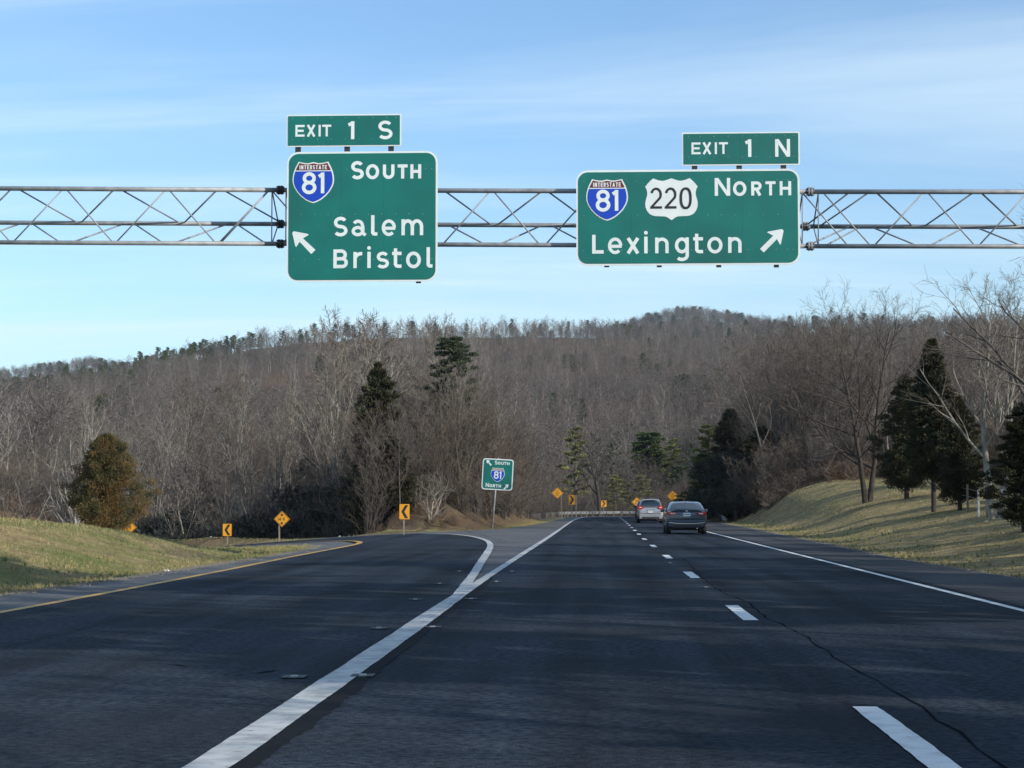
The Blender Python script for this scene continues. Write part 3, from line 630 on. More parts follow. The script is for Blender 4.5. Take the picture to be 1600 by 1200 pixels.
ux0, ux1, uy0, uy1 = 900 + 865 / 8, 900 + 1522 / 8, 255 + 185 / 8, 255 + 712 / 8; uc = (ux0 + ux1) / 2
half = [(uc + a * (ux1 - ux0), uy0 + b * (uy1 - uy0)) for a, b in hp]
us = b2.poly('route_shield', (half + [(2 * uc - a, b) for a, b in half[-2:0:-1]])[::-1], FR, M['white'], .006)
b2.text('numerals', I([('2', 930, 1075, 300, 567, 33), ('2', 1112, 1257, 300, 567, 33), ('0', 1297, 1448, 300, 577, 34)], 900, 255, 8), FR + .012, M['black'], us)
zz = lambda *p: [z64(x, y, 900, 340, 4.444) for x, y in p]
arrow(b2, 'arrow', *zz((1441, 84), (1318, 106), (1416, 202), (1366, 132), (1392, 156), (1274, 224), (1300, 249)), FR)
rivets(b2, [(282.2, [912, 994.6, 1016, 1104, 1126, 1148, 1170, 1191, 1214, 1231, 1239]), (336.5, [912, 932, 953, 996, 1106, 1127, 1148, 1172, 1192, 1215]), (391.5, [910.5, 949, 971, 993, 1014, 1037, 1058, 1080, 1102, 1125, 1147, 1168, 1212, 1229, 1238])], FR + .006)
tag(b2.e, 'wide green overhead sign reading North, 81, 220 and Lexington', 'road sign', 'green signs hung on the overhead truss')
t2 = Board('exit_tab_sign', 1157, 231.5, YS)
board_base(t2, 1065.6, 1249.4, 206.2, 259.0, 2, 2.3, (1157,))
t2.text('lettering', I([('E', 162, 275, 178, 328, 30), ('X', 295, 415, 178, 328, 32), ('I', 452, 482, 178, 328, 30), ('T', 505, 618, 178, 328, 30), ('1', 838, 910, 145, 367, 46), ('N', 1207, 1393, 145, 368, 45)], 1060, 200, 8), FR, M['white'])
rivets(t2, [(213, [1075.4, 1093.6, 1115.6, 1137.8, 1159.7, 1181.5, 1203.4, 1225.2, 1240]), (245.8, [1075, 1093.4, 1115.2, 1137.4, 1159, 1181, 1202.8, 1225, 1239.8])], FR + .006)
tag(t2.e, 'narrow green tab reading EXIT 1 N above the right overhead sign', 'road sign', 'green exit number tabs')
# --- the truss
YT = 42.0; DEP = 1.05
def tz(px, which):
    if which == 't': return ip(px, [-200, 0, 440, 700, 1250, 1800], [293.2, 294.3, 297.0, 298.6, 299.6, 299.8])
    if which == 'b': return ip(px, [-200, 0, 440, 700, 1250, 1800], [377.6, 378.6, 381.0, 382.6, 384.6, 385.2])
    return ip(px, [-200, 0, 440, 700, 1250, 1800], [347.0, 347.8, 350.0, 352.0, 353.8, 355.0])
def tp(px, which):
    """a joint over pixel column px: front chords at YT, rear chord behind"""
    if which == 'm': return at(px, float(tz(px, 'm')), YT + DEP)
    return at(px, float(tz(px, which)), YT)
tr = empty('sign_truss', at(800, 340, YT) * 1.0)
tr.location.z = 0
off = -Vector(tr.location)
def local(p): return p + off
segs = [(-150, 438, 'A'), (438, 1266, 'B'), (1266, 1800, 'C')]
for wh, rr in (('t', .054), ('b', .052), ('m', .052)):
    for a, b, _ in segs:
        shift = -8 if wh == 'm' and b == 1266 else 0
        aa = a + (0 if a < 0 else 0); 
        MB().tube(local(tp(a, wh)), local(tp(b, wh)), rr, 14).build('chord', M['galv'], tr, True)
    for s_ in ((438, 1266) if wh != 'm' else (438, 1259)):
        p = local(tp(s_, wh)); mb = MB()
        mb.tube(p + Vector((-.05, 0, 0)), p + Vector((-.012, 0, 0)), .105, 16); mb.tube(p + Vector((.012, 0, 0)), p + Vector((.05, 0, 0)), .105, 16)
        for k in range(6):
            a = k * math.pi / 3; c = Vector((0, math.cos(a) * .082, math.sin(a) * .082)); mb.tube(p + c + Vector((-.085, 0, 0)), p + c + Vector((.085, 0, 0)), .014, 6)
        mb.build('flange', M['galv'] if s_ > 800 else M['dark_steel'], tr)  # left flanges coloured dark for the sign's shadow on them
WEB = []
P_ = 161.5
def zig(first_top, lo, hi, ta, tb, hook):   # alternating members between chord ta (top) and tb
    pass
def web(a, wa, b, wb, r=.017): WEB.append((a, wa, b, wb, r))
# left span
for k in range(-1, 3):
    o = k * 160.5
    web(20 + o, 'b', 99 + o, 't'); web(103 + o, 't', 177 + o, 'b'); web(27 + o, 't', 122 + o, 'm'); web(126 + o, 'm', 179 + o, 't')
    web(48 + o, 'm', 95 + o, 'b'); web(111 + o, 'b', 196 + o, 'm')
web(344, 'b', 421, 't')
# middle span: the front boards cover most of it, the lattice runs on behind them
for k in range(-1, 4):
    o = k * 160.5
    web(691 + o, 'b', 766 + o, 't'); web(771 + o, 't', 844 + o, 'b'); web(695 + o, 't', 769 + o, 'm'); web(776 + o, 'm', 847 + o, 't')
    web(701 + o, 'm', 760 + o, 'b'); web(778 + o, 'b', 846 + o, 'm')
# right span
for k in range(0, 4):
    o = k * 163.3
    web(1285 + o, 't', 1361 + o, 'b'); web(1365 + o, 'b', 1444 + o, 't'); web(1280 + o, 'm', 1359.5 + o, 't'); web(1368 + o, 't', 1427 + o, 'm')
    web(1288 + o, 'b', 1345 + o, 'm'); web(1360 + o, 'm', 1436 + o, 'b')
for x_ in (425, 447, 1254, 1279): web(x_, 't', x_ - .5, 'b', .014); web(x_, 't', x_ + (10 if x_ < 800 else -8), 'm', .014); web(x_, 'b', x_ + (10 if x_ < 800 else -8), 'm', .014)
for a, wa, b, wb, r in WEB:
    MB().tube(local(tp(a, wa)), local(tp(b, wb)), r if wa != 'm' and wb != 'm' else r * 1.15, 8).build('brace', M['galv'], tr, True)
# sign hangers (brackets) behind the boards, showing as short dark ends
for bx in (466.5, 543, 611.5, 1084.8, 1154.3, 1223.3):
    topy, boty = (182, 443) if bx < 800 else (210, 418)
    p, q = at(bx, topy, YS + .08), at(bx, boty - 6, YS + .08)
    MB().box(p.x - .06, p.x + .06, YS + .012, YS + .09, q.z, p.z).build('hanger', M['dark_steel'], tr); o = tr.children[-1]
    for c in tr.children:
        pass
for o in [o for o in tr.children if o.name.startswith('hanger')]: o.location = off
for bx, by in ((654, 441.2), (948, 416.2), (1030, 416.2), (1123, 416.4), (1213, 416.6)):
    p = at(bx, by, YS + .05); MB().box(p.x - .055, p.x + .055, YS + .012, YS + .06, p.z - .02, p.z + .3).build('bracket', M['dark_steel'], tr).location = off
# end supports, just out of frame
for s_ in (-150, 1800):
    t_, b_, m_ = tp(s_, 't'), tp(s_, 'b'), tp(s_, 'm')
    for y_, xx in ((YT - .55, 0), (YT + DEP + .3, 0)):
        MB().tube(local(Vector((t_.x, y_, H(t_.x, y_) - .3))), local(Vector((t_.x, YT + DEP / 2 + (-.25 if y_ < 42 else .25), t_.z + .3))), .13, 14).build('support_post', M['galv'], tr, True)
    MB().tube(local(Vector((t_.x, YT - .3, b_.z - .12))), local(Vector((t_.x, YT + DEP + .3, b_.z - .12))), .07, 10).build('cross_beam', M['galv'], tr, True)
tag(tr, 'three-chord galvanised steel tube truss spanning the road behind the green signs', 'sign gantry')
# --- small green sign in the gore
b3 = Board('gore_sign', 777.5, 741.3, 104, tilt=3.2, rotz=R(-4))
def r3(pts): return pts
X = lambda x: 740 + x / 12; Yy = lambda y: 700 + y / 12
b3.poly('white_border', rrect(753.3, 801.8, 717.0, 765.6, 4.5, 6), 0, M['white'], .01)
b3.poly('panel', rrect(754.9, 800.2, 718.6, 764.0, 3.4, 6), .012, M['green'], .005)
G3 = .022
b3.text('lettering', I([('S', 385, 440, 238, 312, 15), ('O', 448, 495, 255, 312, 14), ('U', 508, 555, 255, 312, 14), ('T', 563, 608, 255, 312, 14), ('H', 618, 665, 255, 312, 14)], 740, 700, 12), G3, M['white'])
b3.text('lettering', I([('N', 238, 300, 665, 740, 15), ('O', 310, 360, 682, 740, 14), ('R', 372, 418, 682, 740, 14), ('T', 426, 472, 682, 740, 14), ('H', 482, 528, 682, 740, 14)], 740, 700, 12), G3, M['white'])
interstate(b3, X(322), X(583), Yy(370), Yy(636), G3)
z12 = lambda *p: [z64(x, y, 740, 700, 12) for x, y in p]
arrow(b3, 'arrow', *z12((225, 232), (298, 248), (240, 306), (270, 268), (258, 282), (330, 320), (308, 342)), G3)
arrow(b3, 'arrow', *z12((672, 668), (592, 682), (655, 752), (628, 700), (642, 716), (575, 755), (600, 778)), G3)
pb = at(773, 826, 104); bp_ = b3.e.location
mb = MB(); mb.tube(Vector((pb.x - bp_.x, .07, pb.z - .3 - bp_.z)), Vector((-.02, .07, .92)), .055, 10)
o = mb.build('post', M['galv'], b3.e, True); b3.e.rotation_euler = (0, R(3.2), R(-4))
tag(b3.e, 'small square green sign on one post reading South and North for route 81', 'road sign')
# --- yellow warning signs
def sq(c, h, w_): return [(c[0] - w_, c[1] - h), (c[0] - w_, c[1] + h), (c[0] + w_, c[1] + h), (c[0] + w_, c[1] - h)]
def post_for(bd, px, py, Y, name='post', r=.032, m='wood', dy=.05):
    p = at(px, py, Y); c = bd.e.location
    g = H(p.x, Y); z = min(p.z, g) if abs(p.z - g) < 1.5 else g
    MB().box(p.x - c.x - r, p.x - c.x + r, dy - r, dy + r, z - .25 - c.z, .1).build(name, M[m], bd.e)
def chevron(px, py, Y, w_, h_, pt, label, rotz, base):
    bd = Board('chevron_sign', px, py, Y, rotz=rotz, tilt=0); a, b = w_ / 2, h_ / 2
    bd.poly('panel', rrect(px - a, px + a, py - b, py + b, a * .14, 3), 0, M['yellow'], .006)
    s = pt; f = .78
    pts = [(px - s * a * .62, py), (px + s * a * .12, py - b * .86), (px + s * a * .72, py - b * .86), (px - s * a * .02, py), (px + s * a * .72, py + b * .86), (px + s * a * .12, py + b * .86)]
    if s < 0: pts = pts[::-1]
    bd.poly('chevron', pts, .010, M['black'], .002)
    post_for(bd, base[0], base[1], Y)
    tag(bd.e, label, 'chevron sign', 'yellow chevron signs along the curves'); return bd
chevron(632, 799.5, 83.5, 15.8, 23.5, 1, 'yellow chevron sign pointing left in front of the brown knoll', R(2), (631, 833))
chevron(355, 828, 89.5, 13.6, 19, 1, 'yellow chevron sign pointing left beside the dark ravine', R(2), (355, 852))
chevron(893.5, 781, 205, 10.5, 15, -1, 'larger yellow chevron pointing right behind the guardrail beside a diamond sign', R(10), (893, 797))
chevron(943.5, 787, 222, 8.5, 10, -1, 'smaller yellow chevron pointing right below the forked dark bare tree', R(5), (943, 799))
def diamond(px, py, Y, hd, label, rotz, base, deco):
    bd = Board('diamond_sign', px, py, Y, rotz=rotz)
    f = hd; bd.poly('panel', [(px - f, py + .0), (px - .06 * f, py + f * .94), (px + .06 * f, py + f * .94), (px + f, py), (px + .06 * f, py - f * .94), (px - .06 * f, py - f * .94)], 0, M['yellow'], .006)
    # thin black border line
    g = f * .90; k = .05 * f; mb = MB(); 
    ribbon(mb, [((a - px) * bd.k, (py - b) * bd.k) for a, b in [(px - g, py), (px, py - g), (px + g, py), (px, py + g), (px - g, py)]], k * bd.k, -.010)
    mb.build('border_line', M['black'], bd.e)
    deco(bd, px, py, f)
    if base: post_for(bd, base[0], base[1], Y)
    tag(bd.e, label, 'warning sign', 'yellow diamond warning signs'); return bd
def d149(bd, px, py, f):
    a = f * .20
    for s in (1, -1):
        cy = py - s * f * .54
        t = [(px - a, cy + s * a * .55), (px + a, cy + s * a * .55), (px, cy - s * a * .75)]
        if s < 0: t = t[::-1]
        A = sum(t[i][0] * t[(i + 1) % 3][1] - t[(i + 1) % 3][0] * t[i][1] for i in range(3))
        if A > 0: t = t[::-1]
        bd.poly('clearance_arrow', t, .010, M['black'], .002)
        MB().box(*(lambda q0, q1: (q0[0], q1[0], -.0125, -.0105, min(q0[1], q1[1]), max(q0[1], q1[1])))(bd.q(px - a * .3, cy + s * a * .55), bd.q(px + a * .3, cy + s * a * .95))).build('clearance_arrow', M['black'], bd.e)
    h = f * .20
    bd.text('lettering', [('1', px - f * .52, px - f * .42, py - h, py + h, f * .065), ('4', px - f * .36, px - f * .12, py - h, py + h, f * .065), ('-', px - f * .07, px + f * .05, py - h * .3, py + h * .3, f * .06), ('9', px + f * .12, px + f * .36, py - h, py + h, f * .065)], .0105, M['black'])
def dtext(bd, px, py, f):
    rows = [('TRT', -.34, .22), ('ENTER', -.0, .40), ('SIE', .34, .25)]
    mb = MB()
    for r_, (t, oy, hw) in enumerate(rows):   # three illegible short lines of lettering
        n = len(t); 
        for i in range(n):
            x_ = px + f * hw * (2 * (i + .5) / n - 1); wd = f * hw / n * .62
            for q_ in ((-.09, .0), (.09, .0)) if i % 2 else ((-.05, 0.06), (.07, 0.0)):
                a_ = bd.q(x_ - wd, py + f * (oy + q_[0]) - f * .028); b_ = bd.q(x_ + wd, py + f * (oy + q_[0]) + f * .028)
                mb.box(a_[0], b_[0], -.0125, -.0105, min(a_[1], b_[1]), max(a_[1], b_[1]))
            a_ = bd.q(x_ - wd, py + f * (oy - .09)); b_ = bd.q(x_ - wd * .4, py + f * (oy + .09)); mb.box(a_[0], b_[0], -.0127, -.0107, min(a_[1], b_[1]), max(a_[1], b_[1]))
    tag(mb.build('lettering', M['black'], bd.e), kind='stuff')
def dlane(bd, px, py, f):
    for pts in ([(px - .30 * f, py + .42 * f), (px - .16 * f, py + .42 * f), (px - .06 * f, py - .10 * f), (px - .02 * f, py - .42 * f), (px - .14 * f, py - .42 * f), (px - .2 * f, py - .05 * f)],
                [(px + .14 * f, py + .42 * f), (px + .28 * f, py + .42 * f), (px + .28 * f, py - .42 * f), (px + .14 * f, py - .42 * f)]):
        bd.poly('lane_symbol', pts[:], .010, M['black'], .002)
diamond(440.5, 811, 87.5, 12.8, 'yellow diamond 14-9 clearance sign on a post between two chevrons', R(0), (436, 846), d149)
diamond(200, 824, 97, 13.5, 'yellow diamond sign half hidden behind the brown cedar', R(0), (200, 850), d149)
diamond(871, 770.5, 212, 9.2, 'yellow diamond sign with small lettering left of the chevrons at the road bend', R(0), (877, 797), dtext)
diamond(995, 784.5, 225, 8.2, 'yellow diamond sign with lane symbol left of the silver SUV roof', R(0), (995, 800), dlane)
diamond(1051, 775, 205, 9.2, 'yellow diamond sign with small lettering above the slate sedan', R(0), (1051, 800), dtext)
HAZE = 0.00007
# ------------------------------------------------------------------ vehicles
def loft(stations, mats, name, parent, mi=None, smooth=True):
    """stations: lists of (x,y,z) rings (open, mirrored already) of equal length"""
    n = len(stations[0]); V = [p for s in stations for p in s]; F = []
    for i in range(len(stations) - 1):
        for j in range(n): F.append((i * n + j, i * n + (j + 1) % n, (i + 1) * n + (j + 1) % n, (i + 1) * n + j))
    me = bpy.data.meshes.new(name); me.from_pydata(V, [], F + [tuple(range(n))[::-1], tuple(range((len(stations) - 1) * n, len(stations) * n))])
    for m in mats: me.materials.append(m)
    me.polygons.foreach_set('use_smooth', [smooth] * len(me.polygons)); me.update()
    o = link(name, me, parent)
    return o
def ring(y, w, zb, zbelt, ztop, crown=0.03, tuck=0.08, wt=None):
    """cross-section of the lower body, rounded sides; y back to front"""
    wt = wt or w * .86
    h = [(w * .80, zb), (w * .95, zb + .05), (w * .995, zb + .16), (w, (zb + zbelt) / 2), (w * .985, zbelt - .10), (w * .955, zbelt - .02), (wt, ztop - crown * .6), (wt * .6, ztop - crown * .1), (0, ztop)]
    return [(x, y, z) for x, z in h] + [(-x, y, z) for x, z in h[-2::-1]]
def wheel(parent, x, y, r, wd):
    mb = MB(); s = 1 if x > 0 else -1; n = 24; prof = [(-wd / 2, r * .66), (-wd / 2, r * .93), (-wd * .38, r), (wd * .38, r), (wd / 2, r * .93), (wd / 2, r * .66)]
    V = []; F = []
    for k in range(n):
        a = 2 * math.pi * k / n
        for px_, rr in prof: V.append((x + px_, y + rr * math.cos(a), r + rr * math.sin(a)))
    m = len(prof)
    for k in range(n):
        for j in range(m): F.append((k * m + j, k * m + (j + 1) % m, ((k + 1) % n) * m + (j + 1) % m, ((k + 1) % n) * m + j))
    t = mb.add(V, F).build('wheel', M['tyre'], parent, True)
    rb = MB(); rb.tube((x - wd * .42, y, r), (x + wd * .42, y, r), r * .2, 12)
    for k in range(5):
        a = 2 * math.pi * k / 5; c = Vector((x + s * wd * .36, y, r)); e_ = c + Vector((0, math.cos(a), math.sin(a))) * r * .66
        rb.tube(c, e_, .035, 6)
    rb.tube((x - wd * .30, y, r), (x + wd * .30, y, r), r * .67, 20)
    rb.build('rim', M['rim'], t, True)
def car(name, kind, paint, loc, rz=0.0):
    e = empty(name, loc, rz); P = M[paint]
    suv = kind == 'suv'
    W = .93 if suv else .905; Ln = 4.7; top = 1.70 if suv else 1.43; belt = 1.06 if suv else .93; r = .35 if suv else .325
    if suv: st = [(0.0, .84, .42, .90, 1.00, .6), (.05, .90, .34, .98, 1.08, .74), (.25, .92, .26, 1.04, 1.12, .80), (1.0, .93, .25, 1.05, 1.13, .82), (2.6, .93, .25, 1.03, 1.10, .82), (3.4, .93, .26, .98, 1.06, .80), (4.3, .90, .28, .88, .96, .74), (4.62, .84, .34, .76, .82, .62), (4.7, .74, .42, .66, .72, .5)]
    else: st = [(0.0, .78, .44, .84, .95, .56), (.04, .86, .36, .90, 1.035, .70), (.16, .895, .27, .935, 1.05, .76), (.6, .905, .22, .95, 1.055, .78), (1.6, .905, .20, .94, 1.02, .78), (2.8, .905, .20, .91, .98, .78), (3.5, .90, .21, .86, .93, .76), (4.2, .87, .24, .76, .83, .70), (4.52, .80, .30, .66, .72, .58), (4.6, .70, .38, .58, .62, .46)]
    body = loft([ring(y, w_, zb, zt - .09, zt, wt=wt) for y, w_, zb, zm, zt, wt in st], [P], 'body', e)
    sb = body.modifiers.new('round', 'SUBSURF'); sb.levels = 1; sb.render_levels = 1
    # cabin, level by level: rear y, front y, half width
    if suv: lv = [(1.02, .10, 3.25, .83), (1.25, .22, 2.95, .79), (1.50, .40, 2.60, .71), (1.63, .62, 2.35, .65), (1.685, .95, 2.05, .55), (1.70, 1.3, 1.8, .3)]
    else: lv = [(.96, .52, 3.55, .86), (1.12, .86, 3.10, .80), (1.27, 1.18, 2.75, .735), (1.37, 1.45, 2.50, .68), (1.415, 1.68, 2.30, .58), (1.43, 1.85, 2.1, .35)]
    def cab(z, y0, y1, w_):
        c = .16
        return [(-w_ + c, y0, z), (-w_ * .5, y0 - .05, z), (0, y0 - .07, z), (w_ * .5, y0 - .05, z), (w_ - c, y0, z), (w_, y0 + c * 1.3, z), (w_, (y0 + y1) / 2, z), (w_, y1 - c * 1.5, z), (w_ - c, y1, z), (0, y1 + .08, z), (-w_ + c, y1, z), (-w_, y1 - c * 1.5, z), (-w_, (y0 + y1) / 2, z), (-w_, y0 + c * 1.3, z)]
    loft([cab(*l) for l in lv], [P], 'cabin', e)
    def lerp(z):
        zs = [l[0] for l in lv]; return [np.interp(z, zs, [l[k] for l in lv]) for k in (1, 2, 3)]
    # rear window
    z0, z1 = (1.16, 1.55) if suv else (1.065, 1.345); V = []; n = 8; rows = 5
    for i in range(rows):
        z = z0 + (z1 - z0) * i / (rows - 1); a, b, w_ = lerp(z); hw = w_ - (.09 if suv else .10)
        for j in range(n + 1):
            t = j / n * 2 - 1; V.append((hw * t, a - .075 + .085 * abs(t) ** 2.2 - .012 + (0.02 if abs(t) > .9 else 0), z + (.03 * (1 - t * t) if i == rows - 1 else 0) - (.02 * (1 - t * t) if i == 0 else 0)))
    MB().add(V, [(i * (n + 1) + j, i * (n + 1) + j + 1, (i + 1) * (n + 1) + j + 1, (i + 1) * (n + 1) + j) for i in range(rows - 1) for j in range(n)]).build('rear_window', M['glass'], e, True)
    for s in (-1, 1):
        V = []; F = []
        z0s, z1s = (1.15, 1.54) if suv else (1.04, 1.34)
        for z in (z0s, z1s):
            a, b, w_ = lerp(z)
            for y_ in (a + .42, (a + b) / 2, b - .35): V.append((s * (w_ + .012), y_, z))
        F = [(0, 1, 4, 3), (1, 2, 5, 4)] if s > 0 else [(3, 4, 1, 0), (4, 5, 2, 1)]
        MB().add(V, F).build('side_window', M['glass'], e)
        # mirror
        mx = s * (.93 if suv else .90)
        o = bevel(MB().box(*sorted((mx, mx + s * .17)), 2.75, 2.87, belt + .02, belt + .16).build('wing_mirror', P if not suv else M['trim'], e), .04, 3)
        # tail lamps: wrap from side to rear
        if suv: pts = [(.87, .98), (.885, 1.20), (.66, 1.22), (.50, 1.14), (.50, 1.06), (.66, .96)]
        else: pts = [(.87, .83), (.875, .99), (.70, .98), (.42, .93), (.42, .875), (.62, .82)]
        pts = [(s * a, b) for a, b in pts]
        lm = MB(); nn = len(pts); yb = lambda x_: -.03 + max(0, abs(x_) - .5) * .16 if suv else -.035 + max(0, abs(x_) - .45) * .18
        lm.add([(a, yb(a), b) for a, b in pts] + [(a, yb(a) + .14, b) for a, b in pts], [tuple(range(nn)), tuple(range(nn, 2 * nn))[::-1]] + [(k, nn + k, nn + (k + 1) % nn, (k + 1) % nn) for k in range(nn)])
        lo = lm.build('tail_lamp', M['lamp_red'], e)
        cx = s * (.70 if suv else .62); cz = 1.10 if suv else .905
        MB().box(cx - .09, cx + .09, yb(cx) - .012, yb(cx) + .02, cz - .022, cz + .022).build('reverse_lens', M['lamp_clear'], lo)
        MB().box(s * .66 - .10, s * .66 + .10, -.02, .02, .50 if suv else .46, .54 if suv else .49).build('rear_reflector', M['lamp_red'], e)
        for y_ in (.82, 3.75 if suv else 3.65): wheel(e, s * (W - .115), y_, r, .225)
    # bumper, diffuser, plate, trunk details
    b_ = MB().box(-.80, .80, -.045, .10, .30, .62).build('bumper', P, e); bevel(b_, .035, 3)
    d_ = MB().box(-.62, .62, -.06, .06, .27, .44 if suv else .41).build('diffuser', M['trim'], e); bevel(d_, .02)
    if suv: MB().box(-.30, .30, -.055, .0, .93, .97).build('handle_bar', M['chrome'], e)
    else:
        MB().box(-.60, .60, -.052, -.03, .975, .985).build('trunk_seam', M['trim'], e)
        MB().prism([(-.06, 1.0), (.06, 1.0), (.05, 1.03), (-.05, 1.03)], -.06, -.03).build('badge', M['chrome'], e)
        bevel(MB().box(-.72, .72, -.02, .14, 1.035, 1.062).build('spoiler_lip', P, e), .012)
    pz = .80 if suv else .86
    pl = MB().box(-.155, .155, -.062, -.035, pz - .078, pz + .078).build('licence_plate', M['plate'], e)
    mb = MB()
    for i in range(6): mb.box(-.115 + i * .041, -.09 + i * .041, -.0645, -.0625, pz - .028, pz + .028)
    mb.build('plate_characters', M['paint_slate'], pl)
    if suv:
        for s in (-1, 1): MB().tube((s * .60, .55, 1.69), (s * .60, 2.3, 1.71), .02, 8).build('roof_rail', M['chrome'], e)
        bevel(MB().box(-.55, .55, .30, .56, 1.63, 1.67).build('roof_spoiler', P, e), .02)
    MB().prism([(-.015, top - .01), (.015, top - .01), (.005, top + .07), (-.005, top + .07)], 1.55, 1.72).build('antenna_fin', P, e)
    MB().tube((.45, -.03, .27), (.45, .2, .27), .035, 10).build('exhaust', M['chrome'], e)
    MB().box(-.78, .78, .3, 4.2, .16, .3).build('underbody', M['trim'], e)
    if not suv:
        mb = MB()
        for i in range(12):
            a, b = -.78 + .13 * i, -.78 + .13 * (i + 1); za, zb_ = .45 + .05 * abs(a / .78) ** 3, .45 + .05 * abs(b / .78) ** 3
            mb.add([(a, -.068, za), (b, -.068, zb_), (b, -.068, zb_ + .022), (a, -.068, za + .022), (a, -.04, za), (b, -.04, zb_), (b, -.04, zb_ + .022), (a, -.04, za + .022)], [(0, 1, 2, 3), (3, 2, 6, 7), (4, 5, 1, 0)])
        mb.build('bumper_trim', M['chrome'], e)
        MB().box(-.70, .70, -.05, -.03, .655, .663).build('bumper_seam', M['trim'], e)
    else:
        MB().box(-.80, .80, -.052, -.03, .69, .70).build('hatch_seam', M['trim'], e)
        MB().tube((-.25, .27, 1.26), (.25, .27, 1.20), .012, 6).build('rear_wiper', M['trim'], e)
    return e
tag(car('sedan', 'sedan', 'paint_slate', (xat(1073, 83), 83, 0)), 'slate blue sedan seen from behind in the right lane, nearest car', 'car', 'cars driving away in the right lane')
tag(car('suv', 'suv', 'paint_silver', (xat(1016.5, 133), 133, 0)), 'silver SUV seen from behind, just ahead of the slate sedan', 'car', 'cars driving away in the right lane')
tag(car('hatchback', 'suv', 'paint_black', (xat(992, 188) + .93, 188, 0), R(-4)), 'black car mostly hidden, peeking out left of the silver SUV', 'car', 'cars driving away in the right lane')
tag(car('hatchback', 'sedan', 'paint_white', (xat(1043.5, 104) + .93, 104, 0), R(-1)), 'white car almost hidden behind the slate sedan', 'car', 'cars driving away in the right lane')
# ------------------------------------------------------------------ guardrails
def guardrail(pts, label, step=1.9, h=.70, drop=0.0):
    P = np.array(smooth_line(pts, 1.9)); T = np.gradient(P, axis=0); T /= np.hypot(T[:, 0], T[:, 1])[:, None]; Nn = np.stack([-T[:, 1], T[:, 0]], 1)
    e = empty('guardrail', (P[0][0], P[0][1], 0)); ox, oy = P[0]
    prof = [(0, -.155), (.05, -.11), (.05, -.07), (0, -.02), (0, .02), (.05, .07), (.05, .11), (0, .155)]
    zs = np.array([float(zr(p[0])) - .03 for p in P]); V = []; n = len(P); m = len(prof)
    for i in range(n):
        hh = h - .5 * max(0, 1 - i / 3.0) * drop
        for s_, z_ in prof: V.append((P[i][0] - ox + Nn[i][0] * s_, P[i][1] - oy + Nn[i][1] * s_, zs[i] + hh - .155 + z_))
    per = 4
    for i0 in range(0, n - 1, per):
        i1 = min(n - 1, i0 + per); VV = V[i0 * m:(i1 + 1) * m]; k = i1 - i0
        MB().add(VV, [(i * m + j, i * m + j + 1, (i + 1) * m + j + 1, (i + 1) * m + j) for i in range(k) for j in range(m - 1)]).build('rail', M['rail'], e)
    for i in range(n):
        x_, y_ = P[i][0] - ox - Nn[i][0] * .06, P[i][1] - oy - Nn[i][1] * .06
        MB().box(x_ - .05, x_ + .05, y_ - .07, y_ + .07, zs[i] - .4, zs[i] + h - .05 - .5 * max(0, 1 - i / 3.0) * drop).build('post', M['wood'], e)
    tag(e, label, 'guardrail'); return e
guardrail([(-6.3, 146), (-6.0, 150), (-5.75, 160), (-5.5, 175), (-5.1, 192), (-4.6, 205), (-3.2, 216), (0, 226), (6, 236), (16, 246), (30, 254)], 'long steel guardrail curving right at the end of the road', drop=.5, h=.56)
guardrail([(9.15, 137), (9.1, 150), (9.1, 170), (9.3, 190), (11, 205), (16, 222)], 'short steel guardrail right of the road behind the slate sedan', drop=.6)
